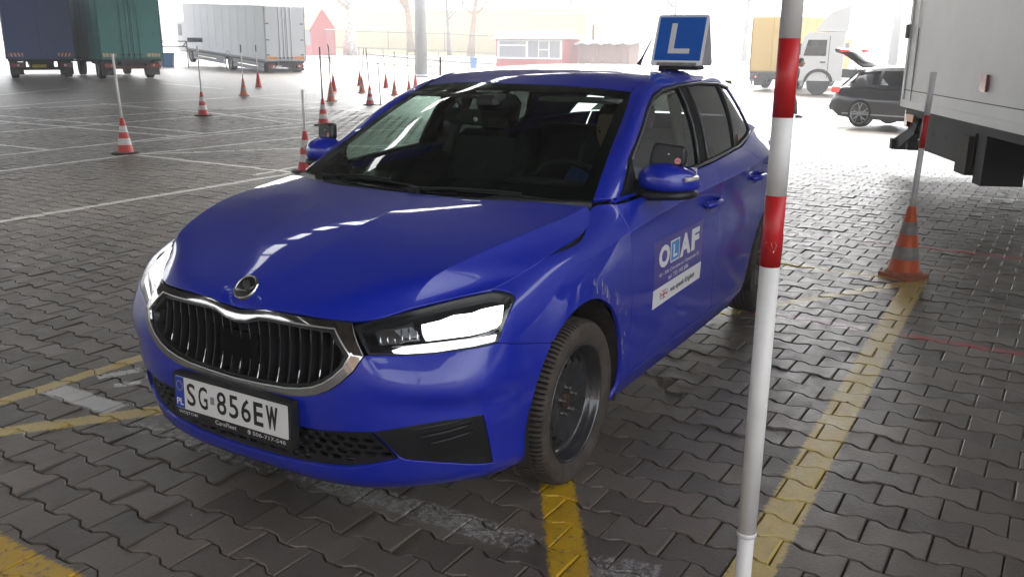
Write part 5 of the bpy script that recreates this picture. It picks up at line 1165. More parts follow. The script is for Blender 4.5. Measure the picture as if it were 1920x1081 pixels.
def hand(parent, w, d, up, s):
    w, d, up = Vector(w), Vector(d).normalized(), Vector(up).normalized(); side = d.cross(up) * s
    J = {'w': (w[:], .026), 'p': ((w + d*.05)[:], (.036))}; E = [('w', 'p')]
    for k, L_ in enumerate((.072, .080, .075, .058)):
        b = w + d*.085 + side*(.030 - .02*k); J[f'a{k}'] = (b[:], .0098); J[f'b{k}'] = ((b + d*L_*.45 - up*.010)[:], .009); J[f'c{k}'] = ((b + d*L_*.62 - up*.040)[:], .008); E += [('p', f'a{k}'), (f'a{k}', f'b{k}'), (f'b{k}', f'c{k}')]
    J['t0'] = ((w + d*.03 + side*.04)[:], .012); J['t1'] = ((w + d*.065 + side*.055 - up*.012)[:], .010); J['t2'] = ((w + d*.085 + side*.045 - up*.03)[:], .009); E += [('w', 't0'), ('t0', 't1'), ('t1', 't2')]
    return skin_body('hand', J, E, SKIN, parent, 1)
hand(dr, (.27, .135, .37), (.5, -.1, .15), (-.3, 0, 1), -1); hand(dr, (.27, -.135, .37), (.5, .1, .15), (-.3, 0, 1), 1)
head(dr, (-.035, .005, .665), R(-2), R(6))
# man at the far end, behind the pole
mn = thing('person', 'person in a dark coat walking behind the banded pole near the dark estate', 'person', (-24.35, -4.29, float(zt(-24.35, -4.29))), R(103))
skin_body('coat', {'p': ((-.02,0,.95),.16), 'w': ((.06,0,1.10),.16), 'c': ((.16,0,1.32),.17), 'n': ((.21,0,1.46),.075), 'sL': ((.15,.19,1.38),.07), 'eL': ((-.02,.26,1.14),.058), 'wL': ((.12,.25,.93),.045), 'sR': ((.15,-.19,1.38),.07), 'eR': ((.08,-.26,1.12),.058), 'wR': ((.26,-.24,.96),.045), 'sk': ((-.14,0,.80),.17), 'tl': ((-.30,0,.74),.12)},
 [('p','w'),('w','c'),('c','n'),('c','sL'),('sL','eL'),('eL','wL'),('c','sR'),('sR','eR'),('eR','wR'),('p','sk'),('sk','tl')], COAT, mn)
skin_body('trousers', {'p': ((-.02,0,.92),.12), 'hL': ((.0,.09,.86),.09), 'kL': ((.18,.09,.50),.065), 'aL': ((.24,.09,.10),.045), 'hR': ((-.04,-.09,.86),.09), 'kR': ((-.10,-.09,.48),.065), 'aR': ((-.36,-.09,.14),.045)}, [('p','hL'),('hL','kL'),('kL','aL'),('p','hR'),('hR','kR'),('kR','aR')], TRS, mn)
for a, b in (((.22,.09,.05), (.44,.09,.04)), ((-.38,-.09,.09), (-.22,-.09,.035))): MB().tube([a, tuple((np.array(a)+np.array(b))/2 + [0,0,.01]), b], .05, 10, radii=[.048,.05,.032]).build('shoe', SHOE, mn)
head(mn, (.25, 0, 1.60), 0)
hand(mn, (.26, -.24, .96), (.1, 0, -1), (1, 0, 0), 1); hand(mn, (.12, .25, .93), (.1, 0, -1), (1, 0, 0), -1)
# ---------------------------------------------------------------- lorries
CHAS = mat('lorry_chassis', (.014, .014, .015), .7, noise=.3, nscale=3); LTY = mat('lorry_tyre', (.025, .024, .023), .85); LRIM = mat('lorry_rim', (.22, .22, .22), .5, metal=.5)
FLAP = mat('mudflap', (.05, .047, .045), .8); TLR = mat('tail_lamp_red', (.32, .02, .015), .25, coat=.6); ORL = mat('marker_orange', (.72, .26, .02), .4); REFO = mat('reflector_amber', (.62, .36, .06), .5); REFW = mat('reflector_white', (.6, .58, .55), .5); REFR = mat('reflector_red', (.5, .03, .03), .5)
def lorry(label, loc, yaw, W, L, H, z0, body, opts):
    """local frame: x forward from the rear face, y to the left, ground at 0"""
    t = thing('lorry', label, 'lorry', loc, yaw); t.rotation_euler = (0, opts.get('pitch', 0), yaw); h = W / 2
    side = opts.get('side', body); mb = MB(); mb.box((.02, -h, z0), (L, h, z0 + H), .02); mb.build('cargo_box', side, t)
    for yy in (-h - .004, h + .004):
        s = 1 if yy > 0 else -1
        for k in range(1, int(L / 1.25) if opts.get('joints', True) else 0):
            m = MB(); m.box((k*1.25, min(yy, yy + s*.006), z0 + .25), (k*1.25 + .012, max(yy, yy + s*.006), z0 + H - .05)); m.build('panel_joint', opts.get('joint', CHAS), t)
        m = MB(); m.box((.0, min(yy, yy + s*.012), z0), (L, max(yy, yy + s*.012), z0 + .09)); m.build('side_rail', opts.get('rail', side), t)
        m = MB(); m.box((-.012, min(yy, yy + s*.012), z0), (.07, max(yy, yy + s*.012), z0 + H)); m.build('corner_post', opts.get('post', side), t)
    if opts.get('doors', True):
        for s in (1, -1):
            y0, y1 = (.006, h - .05) if s > 0 else (-h + .05, -.006)
            d = MB(); d.box((-.03, y0, z0 + .06), (.019, y1, z0 + H - .04), .012); dd = d.build('rear_door', body, t)
            for q in (.10, .32) if opts.get('rods', True) else ():
                r_ = MB(); r_.tube([(-.05, s*q, z0 + .02), (-.05, s*q, z0 + H - .03)], .016, 8); r_.build('lock_rod', opts.get('rod', body), dd)
                r_ = MB(); r_.box((-.07, s*q - .03, z0 + .14), (-.03, s*q + .03, z0 + .21)); r_.box((-.075, s*q - .01, z0 + .16), (-.055, s*q + s*.16, z0 + .185)); r_.build('lock_handle', CHAS, dd)
            for zz in (.30, 1.05, 1.85): m = MB(); m.box((-.045, s*(h - .17) - .06, z0 + zz), (-.028, s*(h - .17) + .10, z0 + zz + .05)); m.build('hinge', opts.get('hinge', CHAS), dd)
            ref = opts.get('reflect')
            if ref:
                w_ = .52; p = empty_part('reflector_board', t); m = MB(); ya = s*(h - .10 - w_/2); m.box((-.036, ya - w_/2, z0 + .10), (-.0305, ya + w_/2, z0 + .24)); m.build('board', ref[0], p)
                for k in range(4):
                    yb = ya - w_/2 + .02 + k*.135; q = [(yb, z0 + .10), (yb + .065, z0 + .10), (yb + .065 + s*.05, z0 + .24), (yb + s*.05, z0 + .24)]; q = [(max(ya - w_/2, min(ya + w_/2, a)), b) for a, b in q]
                    m = MB(); m.add([(-.038, a, b) for a, b in q], [(3, 2, 1, 0)]); m.build('stripe', ref[1], p)
    m = MB(); m.box((.0, -.45, z0 - .32), (L + .2, .45, z0 - .02)); m.build('chassis', CHAS, t)
    m = MB(); m.box((.05, -h + .05, z0 - .10), (L, h - .05, z0 - .003)); m.build('subframe', CHAS, t)
    bz = opts.get('bar', z0 - .5); m = MB(); m.box((-.05, -h + .12, bz), (.06, h - .12, bz + .13), .01); m.build('underrun_bar', opts.get('barm', CHAS), t)
    for s in (1, -1):
        m = MB(); m.box((.0, s*.62 - .05, bz + .1), (.07, s*.62 + .05, z0 - .02)); m.build('bracket', CHAS, t)
        m = MB(); m.box((-.08, s*(h - .34) - .19, z0 - .30), (-.052, s*(h - .34) + .19, z0 - .17)); lp = m.build('tail_lamp', TLR, t)
        m = MB(); m.box((-.083, s*(h - .34) - s*.06 - .04, z0 - .285), (-.079, s*(h - .34) - s*.06 + .04, z0 - .19)); m.build('lamp_window', REFW if opts.get('lampw', True) else ORL, lp)
        if not opts.get('flaps', True): continue
        m = MB(); m.box((.42, s*(h - .33) - .25, .16), (.44, s*(h - .33) + .25, z0 - .12)); m.build('mudflap', FLAP, t)
    if opts.get('plate'):
        m = MB(); m.box((-.07, -.26 + opts.get('plate_y', 0), z0 - .33), (-.06, .26 + opts.get('plate_y', 0), z0 - .21)); pl_ = m.build('number_plate', opts['plate'], t)
    for x in opts.get('axles', (1.7, L - .3)):
        for s in (1, -1):
            w_ = empty_part('wheel', t, (x, s*(h - .24), .46)); m = MB(); m.lathe([(.28, -.13), (.43, -.14), (.465, -.10), (.465, .10), (.43, .14), (.28, .13)], 28, 'Y'); m.build('tyre', LTY, w_)
            m = MB(); m.lathe([(.29, s*.12), (.27, s*.13), (.25, s*.03), (.14, s*.02), (.12, s*.10), (0, s*.10)] if s < 0 else [(0, .10), (.12, .10), (.14, .02), (.25, .03), (.27, .13), (.29, .12)], 24, 'Y'); m.build('rim', LRIM, w_)
    if opts.get('cab'):
        c = opts['cab']; m = MB(); m.box((L + .15, -h + .1, .55), (L + 2.0, h - .1, z0 + 1.75), .12); cb = m.build('cab', c, t)
        for s in (1, -1): m = MB(); m.box((L + .8, s*(h - .1) - .004, z0 + .75), (L + 1.6, s*(h - .1) + .004, z0 + 1.45)); m.build('cab_window', GLASS_T, cb)
    return t
BLU = mat('lorry_blue', (.055, .105, .33), .5, noise=.12, nscale=1.5, rvar=.15); TEAL = mat('lorry_teal', (.045, .27, .245), .5, noise=.12, nscale=1.5); LWHT = mat('lorry_white', (.60, .62, .65), .45, noise=.05, nscale=.8); TARP = mat('tarpaulin_blue', (.06, .20, .55), .55, bump=.5, bscale=3)
YPL = mat('plate_yellow', (.52, .46, .06), .5); WPL = mat('plate_pale', (.6, .6, .58), .5)
lorry('teal box lorry seen from behind, amber reflector boards on its two rear doors', (-21.53, -30.05, 0), R(-116), 2.40, 6.8, 2.6, .80, TEAL, dict(reflect=(REFO, REFW), rod=TEAL, hinge=TEAL, lampw=False, axles=(1.6, 6.4), cab=TEAL, bar=.42, barm=mat('rusty_bar', (.12, .05, .04), .8)))
lorry('dark blue box lorry with red and white striped boards and a yellow number plate', (-19.65, -33.25, 0), R(-121), 2.50, 6.5, 2.7, .78, BLU, dict(reflect=(REFW, REFR), plate=YPL, plate_y=.1, rods=False, hinge=BLU, joint=BLU, axles=(1.6, 6.2), cab=BLU, bar=.35))
lorry('bright blue tarpaulin lorry cut off by the left edge, with a white frame below', (-17.0, -34.9, 0), R(-118), 2.5, 6, 2.6, .85, TARP, dict(doors=False, joint=TARP, rail=REFW, axles=(1.6, 5.6), cab=TARP, bar=.40, barm=REFW))
lorry('long white box lorry with amber boards, grey side skirts and chrome wheel', (-32.28, -32.08, -.27), R(-113.5), 2.20, 13.5, 2.75, .80, LWHT, dict(reflect=(ORL, ORL), plate=WPL, plate_y=.55, joint=LWHT, axles=(5.6, 12.9), cab=LWHT, bar=.32, rail=mat('rail_grey', (.16, .17, .18), .5), pitch=R(-2.2)))
wl_ = [o for o in bpy.data.objects if o.name.startswith('lorry') and not o.parent][-1]
SKG = mat('skirt_grey', (.19, .20, .215), .5, noise=.1)
for s in (1, -1):
    for a, b in ((.3, 4.9), (6.3, 12.0)):
        for k in range(2): m = MB(); m.box((a, s*1.07 - .012, .30 + k*.22), (b, s*1.07 + .012, .49 + k*.22)); m.build('side_guard', SKG, wl_)
    m = MB(); m.lathe([(.56, 0), (.60, 0), (.60, .05*s), (.56, .05*s)], 28, 'Y', (5.6, s*1.06, .46)); m.build('wheel_arch', SKG, wl_)
# the white lorry at the right edge, its rear corner towards us
RW_ = mat('lorry_grey_white', (.80, .82, .81), .45, noise=.05, nscale=1.2)
A = np.array([-9.71, .61]); ya = math.atan2(1.45, 3.45); yaw = ya; n_ = np.array([-math.sin(ya), math.cos(ya)])
cen = A + n_ * 1.24
rt = lorry('white box lorry at the right edge with an orange lamp above its dark arm', (cen[0], cen[1], -.13), yaw, 2.48, 9.0, 2.6, .95, RW_, dict(joints=False, flaps=False, joint=RW_, rail=RW_, axles=(6.2, 8.6), bar=.40, cab=RW_))
h = -1.24
for lo, hi, nm, mt in (((.0, h - .006, 1.155), (9.0, h - .001, 1.163), 'panel_seam', CHAS), ((.345, h - .006, .95), (.353, h - .001, 1.9), 'panel_seam', CHAS), ((.34, h - .02, 1.20), (.36, h - .014, 3.5), 'panel_seam', RW_),
        ((2.62, h - .035, 1.27), (2.78, h - .013, 1.43), 'side_marker', TLR), ((.16, h + .03, .78), (.44, h + .05, .87), 'side_lamp', ORL), ((-.02, h + .06, .70), (.10, h + .16, .90), 'corner_lamp', TLR),
        ((.55, h + .10, .48), (2.35, h + .16, .93), 'side_beam', CHAS), ((2.0, h + .05, .40), (2.32, h + .40, .80), 'tool_box', mat('box_brown', (.055, .05, .042), .8)), ((2.42, h + .1, .34), (2.65, h + .5, .9), 'air_tank', CHAS)):
    m = MB(); m.box(lo, hi); o = m.build(nm, mt, rt)
m = MB(); m.add([(-.50, h + .10, .36), (-.36, h + .10, .36), (.30, h + .10, .62), (.52, h + .10, .93), (.16, h + .10, .93), (.02, h + .10, .66), (-.50, h + .10, .50), (-.50, h + .22, .36), (-.36, h + .22, .36), (.30, h + .22, .62), (.52, h + .22, .93), (.16, h + .22, .93), (.02, h + .22, .66), (-.50, h + .22, .50)],
  [(0,1,2,3,4,5,6), (13,12,11,10,9,8,7)] + [(i, i+7, (i+1) % 7 + 7, (i+1) % 7) for i in range(7)]); m.build('bar_arm', CHAS, rt)
m = MB(); m.box((-.52, h + .05, .36), (-.40, 1.19, .50), .01); m.build('rear_bar', CHAS, rt)
for k in range(2): m = MB(); m.disc(.045, 16, 'Y', (1.05 + .45*k, h + .098, .70), flip=False); m.build('beam_hole', DARK, rt)
m = MB(); m.box((-.02, h - .06, 1.78), (.04, h - .012, 1.95), .01); m.build('door_catch', LRIM, rt)
# ---------------------------------------------------------------- dark estate car with its tailgate up
EP = mat('estate_paint', (.018, .0185, .022), .3, coat=1, coat_rough=.04); ALLOY = mat('alloy', (.42, .42, .44), .3, metal=.85)
es = thing('estate_car', 'dark grey estate car with its tailgate raised, half behind the white lorry', 'car', (-23.09, -1.66, -.52), R(72))
# local: x forward, rear axle at x=0; right/near side at y<0
def eprof(s, y): return [(x, y * k, z) for x, z, k in s]
sec = [(-.93,.30,.86), (-.98,.45,.90), (-.96,.62,.92), (-.86,.74,.93), (-.80,.90,.92), (-.72,1.02,.86), (-.45,1.20,.76), (-.20,1.40,.66), (0,1.46,.63)]
mb = MB(); mb.smooth = True
xs = [-.95, -.86, -.60, -.20, .3, .9, 1.5, 2.1, 2.75, 3.3, 3.6]; rows = []
for x in xs:
    f = float(np.interp(x, [-.95, -.86, -.6, 3.0, 3.6], [.70, .80, .895, .90, .70])); top = float(np.interp(x, [-.95, -.80, -.6, 2.0, 2.6, 3.6], [.62, .92, .96, .95, .90, .72]))
    lo = float(np.interp(x, [-.95, -.6, -.5, 2.9, 3.6], [.42, .24, .20, .20, .28]))
    rows.append([(x, f*.97, lo), (x, f, lo + .18), (x, f*1.0, (lo + top)/2), (x, f*.99, top - .10), (x, f*.93, top), (x, 0, top + .02)])
R0 = [r + [(a, -b, c) for a, b, c in r[-2::-1]] for r in rows]; m_ = len(R0[0])
mb.add([p for r in R0 for p in r], [(i*m_+k, (i+1)*m_+k, (i+1)*m_+k+1, i*m_+k+1) for i in range(len(xs)-1) for k in range(m_-1)] + [list(range(m_)), list(range((len(xs)-1)*m_, len(xs)*m_))[::-1]])
mb.build('body', EP, es)
gx_ = [(-.62,.96,.84,.80), (-.20,1.38,.87,.66), (.15,1.44,.88,.64), (.9,1.47,.88,.64), (1.5,1.44,.88,.63), (2.15,1.05,.86,.75), (2.35,.95,.85,.80)]
mb = MB(); mb.smooth = True; vs = []
for x, z, yb, yt in gx_: vs += [(x if x > -.3 else x, yb, .94), (x, yt, z - .03), (x, yt - .10, z), (x, 0, z + .015), (x, -yt + .10, z), (x, -yt, z - .03), (x, -yb, .94)]
mb.add(vs, [(i*7+k, (i+1)*7+k, (i+1)*7+k+1, i*7+k+1) for i in range(len(gx_)-1) for k in range(6)]); mb.build('cabin', EP, es)
for s in (1, -1):
    def yz(x, z): return s * (np.interp(x, [p[0] for p in gx_], [p[2] for p in gx_]) + (np.interp(x, [p[0] for p in gx_], [p[3] for p in gx_]) - np.interp(x, [p[0] for p in gx_], [p[2] for p in gx_])) * (z - .94) / max(.05, np.interp(x, [p[0] for p in gx_], [p[1] for p in gx_]) - .97) + .006)
    for q in ([(-.42, 1.03), (-.14, 1.30), (.38, 1.345), (.38, 1.02)], [(.46, 1.02), (.46, 1.345), (1.05, 1.355), (1.10, 1.01)], [(1.18, 1.01), (1.14, 1.35), (1.5, 1.32), (2.0, 1.03)]):
        m = MB(); m.add([(x, yz(x, z), z) for x, z in (q if s < 0 else q[::-1])], [(0, 3, 2, 1)]); m.build('side_window', GLASS_T, es)
    m = MB(); m.box((-.88, min(s*.60, s*.90), .80), (-.66, max(s*.60, s*.90), .945), .03); m.build('tail_light', mat('tail_glow', (.4, .02, .02), .3, emit=(1, .05, .04), estr=.35) if not bpy.data.materials.get('tail_glow') else bpy.data.materials['tail_glow'], es)
    m = MB(); m.box((-.5, min(s*.885, s*.905), .30), (3.0, max(s*.885, s*.905), .33)); m.build('sill_trim', ALLOY, es)
    for x in (0, 2.75):
        w_ = empty_part('wheel', es, (x, s*.80, .335), (0, 0, 0 if s > 0 else PI)); m = MB(); m.lathe([(.25, -.10), (.31, -.11), (.335, -.08), (.335, .08), (.31, .11), (.25, .105)], 32, 'Y'); m.build('tyre', LTY, w_)
        m = MB(); m.lathe([(.232, .085), (.25, .108), (.258, .10)], 32, 'Y'); m.build('rim_ring', ALLOY, w_); m = MB(); m.disc(.25, 28, 'Y', (0, .03, 0)); m.build('brake_disc', DARK, w_)
        for k in range(5):
            for d in (-.13, .13):
                a = 2*PI*k/5 + .3; m = MB(); m.tube([(.05*math.cos(a), .10, .05*math.sin(a)), (.15*math.cos(a + d*.8), .102, .15*math.sin(a + d*.8)), (.240*math.cos(a + d*1.7), .095, .240*math.sin(a + d*1.7))], .016, 6); m.build('spoke', ALLOY, w_)
        m = MB(); m.lathe([(0, .115), (.05, .112), (.065, .09)][::-1], 16, 'Y'); m.build('hub_cap', ALLOY, w_)
        
m = MB(); m.box((-1.0, -.72, .36), (-.86, .72, .56), .04); m.build('rear_bumper', EP, es)
m = MB(); m.box((-1.005, -.70, .44), (-.995, .70, .47)); m.build('bumper_strip', ALLOY, es)
m = MB(); m.prism([(-.86,.60),(-.86,.90),(-.32,1.34),(-.22,1.30),(-.22,.60)], -.54, .54, 'Y'); m.build('boot_opening', DARK, es)
es.scale = (1, 1, 1.07)
m = MB(); m.smooth = True; pr = [(-.16,1.45), (-.34,1.56), (-.58,1.74), (-.72,1.80), (-1.00,1.86), (-1.04,1.83), (-1.0,1.77), (-.74,1.70), (-.58,1.62), (-.36,1.48), (-.20,1.41)]
m.prism(pr, -.60, .60, 'Y'); tg_ = m.build('tailgate', EP, es); m = MB(); m.box((-.86, -.62, 1.78), (-.70, -.40, 1.835), .01); m.build('gate_light', bpy.data.materials['tail_glow'], tg_); m = MB(); m.box((-.86, .40, 1.78), (-.70, .62, 1.835), .01); m.build('gate_light', bpy.data.materials['tail_glow'], tg_)
for s in (1, -1): m = MB(); m.tube([(-.25, s*.58, 1.20), (-.60, s*.56, 1.62)], .012, 6); m.build('gas_strut', LRIM, es)
m = MB(); m.box((-1.045, -.18, 1.78), (-1.03, .18, 1.84)); m.build('number_plate', WPL, tg_)
# ---------------------------------------------------------------- lorry in the fog: white cab, yellow box
CABW = mat('cab_white', (.62, .62, .60), .4); YBOX = mat('box_yellow', (.60, .42, .16), .5)
fl = thing('lorry', 'lorry with a plain white cab, faint in the fog behind the estate car', 'lorry', (-41.26, -6.0, -.66), R(-80))
# local x forward (to picture right); cab front at +x
m = MB(); m.smooth = False; m.prism([(.0,.62), (2.0,.62), (2.05,1.2), (1.95,1.75), (1.75,2.55), (1.55,2.72), (.0,2.78)], -1.1, 1.1, 'Y'); cb = m.build('cab', CABW, fl)
for s in (1, -1):
    m = MB(); m.add([(x, s*1.106, z) for x, z in ([(.75,1.72), (1.72,1.72), (1.56,2.42), (.75,2.42)] if s < 0 else [(.75,2.42), (1.56,2.42), (1.72,1.72), (.75,1.72)])], [(0, 1, 2, 3)]); m.build('cab_window', GLASS_T, cb)
    m = MB(); m.box((.62, s*1.104 - .003, .75), (.645, s*1.104 + .003, 2.6)); m.build('door_gap', CHAS, cb); m = MB(); m.box((.75, s*1.11 - .006, 1.42), (.98, s*1.11 + .006, 1.48)); m.build('door_handle', CHAS, cb)
    m = MB(); m.tube([(1.0 + .58*math.cos(a), s*1.1, .52 + .58*math.sin(a)) for a in np.linspace(.1, PI - .1, 12)], .07, 6); m.build('wheel_arch', CHAS, cb)
    m = MB(); m.box((1.85, s*1.25 - .08, 1.75), (2.0, s*1.25 + .08, 2.25), .02); m.build('mirror', CHAS, cb)
    for x in (1.0, -3.8): w_ = empty_part('wheel', fl, (x, s*.95, .50)); m = MB(); m.lathe([(.0, -.13), (.46, -.13), (.50, -.09), (.50, .09), (.46, .13), (0, .13)], 24, 'Y'); m.build('tyre', LTY, w_)
m = MB(); m.box((-7, -.45, .75), (0, .45, 1.14)); m.build('chassis', CHAS, fl); m = MB(); m.box((-6.8, -1.2, .80), (-.3, 1.2, 1.14)); m.build('side_rail', CHAS, fl)
m = MB(); m.prism([(-.1,2.78), (1.3,2.80), (.7,3.6), (-.1,3.9)], -1.0, 1.0, 'Y'); m.build('wind_deflector', CABW, fl); m = MB(); m.box((1.9, -1.1, .45), (2.1, 1.1, .75), .03); m.build('bumper', CHAS, fl)
lorry('yellow box lorry standing in the fog behind the banded pole', (-43.6, -9.9, -.66), R(170), 2.3, 6.0, 2.7, .85, YBOX, dict(joint=YBOX, rods=False, hinge=YBOX, axles=(1.5, 5.6), cab=YBOX, bar=.5))
# ---------------------------------------------------------------- bins
BINB = mat('bin_blue', (.03, .17, .42), .5); BINL = mat('bin_lid', (.20, .21, .22), .5)
def wheelie(label, x, y, z, rz, s=1.0):
    t = thing('wheelie_bin', label, 'bin', (x, y, z), rz, 'wheelie bins'); m = MB()
    a, b, h0, h1 = .24, .30, .08, .98; m.add([(-a,-a,h0),(a,-a,h0),(a,a,h0),(-a,a,h0),(-b,-b,h1),(b,-b,h1),(b,b,h1),(-b,b,h1)], [(0,3,2,1),(4,5,6,7),(0,1,5,4),(1,2,6,5),(2,3,7,6),(3,0,4,7)]); m.build('bin_body', BINB, t)
    m = MB(); m.box((-.32, -.33, .98), (.34, .33, 1.06), .02); m.build('bin_lid', BINB, t)
    for q in (-.25, .25): m = MB(); m.lathe([(0, -.03), (.09, -.03), (.09, .03), (0, .03)], 14, 'Y', (-.24, q, .09)); m.build('bin_wheel', LTY, t)
    return t
wheelie('blue wheelie bin in front of the concrete pillar', -34.25, -43.59, -.23, R(40)); wheelie('blue wheelie bin beside the low red hut, above the car roof', -69.05, -44.2, -.86, R(20))
ct = thing('waste_container', 'pale blue four wheeled waste container standing in the fog behind the pole', 'container', (-47.5, -11.4, -.62), R(14)); m = MB()
CB = mat('container_blue', (.09, .22, .40), .5); m.add([(-.40,-.60,.22),(.40,-.60,.22),(.40,.60,.22),(-.40,.60,.22),(-.52,-.68,1.12),(.52,-.68,1.12),(.52,.68,1.12),(-.52,.68,1.12)], [(0,3,2,1),(4,5,6,7),(0,1,5,4),(1,2,6,5),(2,3,7,6),(3,0,4,7)]); m.build('container_body', CB, ct)
m = MB(); m.smooth = True; m.prism([(-.55,1.12), (.55,1.12), (.55,1.18), (.30,1.34), (-.05,1.38), (-.50,1.22)], -.70, .70, 'Y'); m.build('container_lid', BINL, ct)
for a, b in ((-.35, -.5), (.35, -.5), (-.35, .5), (.35, .5)): m = MB(); m.lathe([(0, -.03), (.09, -.03), (.09, .03), (0, .03)], 12, 'Y', (a, b, .10)); m.box((a - .03, b - .03, .12), (a + .03, b + .03, .23)); m.build('castor', LTY, ct)
# ---------------------------------------------------------------- lamp posts, pillar with railing
LP = mat('post_paint', (.40, .41, .42), .6, noise=.1, nscale=2)
def post(label, x, y, z, r):
    t = thing('lamp_post', label, 'lamp post', (x, y, z)); MB().tube([(0, 0, 0), (0, 0, 5), (0, 0, 11)], r, 20, radii=[r, r*.92, r*.7]).build('post_shaft', LP, t)
    m = MB(); m.lathe([(0, 0), (r*1.9, 0), (r*1.9, .05), (r*1.05, .12)], 20); m.build('post_base', LP, t); m = MB(); m.tube([(0, 0, 10.9), (.5, .3, 11.3), (1.4, .8, 11.4)], .06, 8); m.build('post_arm', LP, t); m = MB(); m.box((1.1, .62, 11.32), (1.9, .98, 11.46), .03); m.build('lantern', LP, t)
post('thick pale lamp post rising behind the left corner of the car roof', -42.3, -30.7, -.47, .37)
post('pale lamp post fading in the fog above the dark estate car', -73.67, -8.33, -.4, .36)
pil = thing('bridge_pillar', 'square grey concrete pillar between the teal and the white lorry', 'pillar', (-34.9, -45.6, -.4), R(49)); m = MB(); m.box((-.55, -.50, 0), (.55, .50, 9.0), .04); m.build('pillar_shaft', CONC, pil)
for zz in (1.8, 3.6, 5.4): m = MB(); m.box((-.552, -.502, zz), (.552, .502, zz + .02)); m.build('pour_joint', CHAS, pil)
m = MB(); m.box((.55, -.1, 1.35), (.575, .1, 1.55)); m.build('junction_box', CHAS, pil)
rl_ = thing('railing', 'dark pipe railing in front of the concrete pillar', 'railing', (-33.3, -42.6, -.25), R(52)); RB = mat('rail_dark', (.05, .05, .055), .6)
for zz in (1.45, 1.75): m = MB(); m.tube([(0, -1.6, zz), (0, 1.2, zz)], .03, 8); m.build('rail', RB, rl_)
for yy in (-1.6, -.2, 1.2): m = MB(); m.tube([(0, yy, 0), (0, yy, 1.75)], .03, 8); m.build('rail_post', RB, rl_)
m = MB(); m.tube([(0, 1.2, 1.75), (.0, .95, 1.40)], .03, 8); m.build('brace', RB, rl_)
m = MB(); m.box((-.05, 1.25, 1.70), (.05, 2.1, 1.95)); m.build('sign_bracket', RB, rl_)
# ---------------------------------------------------------------- verge, fence, trees, huts, buildings beyond
VERGE = mat('verge', (.20, .17, .12), .95, noise=.35, nscale=.6); KERB = mat('kerb', (.30, .29, .28), .85)
def strip(name, pts, wd, z, m, h=.0):
    mb = MB(); P = [np.array(p) for p in pts]; vs = []
    for i, p in enumerate(P):
        d = P[min(i+1, len(P)-1)] - P[max(i-1, 0)]; d = d[:2] / np.linalg.norm(d[:2]); nn = np.array([-d[1], d[0]])
        a, b = p[:2] + nn*wd[0], p[:2] + nn*wd[1]; vs += [(a[0], a[1], p[2] + z), (b[0], b[1], p[2] + z + h)]
    mb.add(vs, [(2*i, 2*i+1, 2*i+3, 2*i+2) for i in range(len(P)-1)]); mb.smooth = True
    return mb
KL = [(-70, -75, .2), (-62, -60, -.1), (-58, -48, -.3), (-58, -38, -.55), (-60, -28, -.75), (-62, -14, -.85), (-64, 4, -.9), (-64, 30, -.9)]
tag(strip('verge', KL, (-60, -.12), .06, VERGE, .0).build('verge', VERGE), kind='structure')
kb = tag(thing('kerb', 'pale kerb', None, (0, 0, 0)), kind='structure'); 
for i in range(len(KL) - 1):
    a, b = Vector(KL[i]), Vector(KL[i+1]); n_k = max(1, int((b - a).length / 1.0))
    for k in range(n_k):
        p, q = a.lerp(b, (k + .012) / n_k), a.lerp(b, (k + .988) / n_k); d = (q - p).normalized(); nn = Vector((-d.y, d.x, 0)) * .075; z0_, z1_ = -.02, .13
        m = MB(); m.add([(p - nn + Vector((0, 0, z0_)))[:], (q - nn + Vector((0, 0, z0_)))[:], (q + nn + Vector((0, 0, z0_)))[:], (p + nn + Vector((0, 0, z0_)))[:], (p - nn + Vector((0, 0, z1_)))[:], (q - nn + Vector((0, 0, z1_)))[:], (q + nn + Vector((0, 0, z1_)))[:], (p + nn + Vector((0, 0, z1_)))[:]], [(0,3,2,1),(4,5,6,7),(0,1,5,4),(1,2,6,5),(2,3,7,6),(3,0,4,7)]); m.build('kerb_stone', KERB, kb)
FEN = mat('fence_steel', (.10, .09, .085), .7)
fn = thing('fence', 'tall fence of thin dark bars along the verge behind the cones', 'fence', (0, 0, 0)); FP = [(-76.5, -70, .75), (-79, -62, .6), (-80, -55, .45), (-80, -46, .1), (-79.5, -38, -.15)]
bar = MB(); bar.tube([(0, 0, 0), (0, 0, 2.15)], .022, 5); barm = bar.mesh('fence_bar')
for i in range(len(FP) - 1):
    a, b = Vector(FP[i]), Vector(FP[i+1]); L_ = (b - a).length; n_k = int(L_ / .135)
    for zz in (.18, 1.95): m = MB(); m.tube([(a + Vector((0, 0, zz)))[:], (b + Vector((0, 0, zz)))[:]], .035, 6); m.build('fence_rail', FEN, fn)
    for k in range(n_k): put('fence_bar', barm, FEN, fn, a.lerp(b, k / n_k)[:])
    m = MB(); m.tube([a[:], (a + Vector((0, 0, 2.25)))[:]], .05, 8); m.build('fence_post', FEN, fn)
YW = mat('wall_yellow', (.55, .47, .24), .9, noise=.06, nscale=.3); YW2 = mat('wall_cream', (.62, .60, .50), .9); GRB = mat('wall_far', (.34, .36, .40), .8)
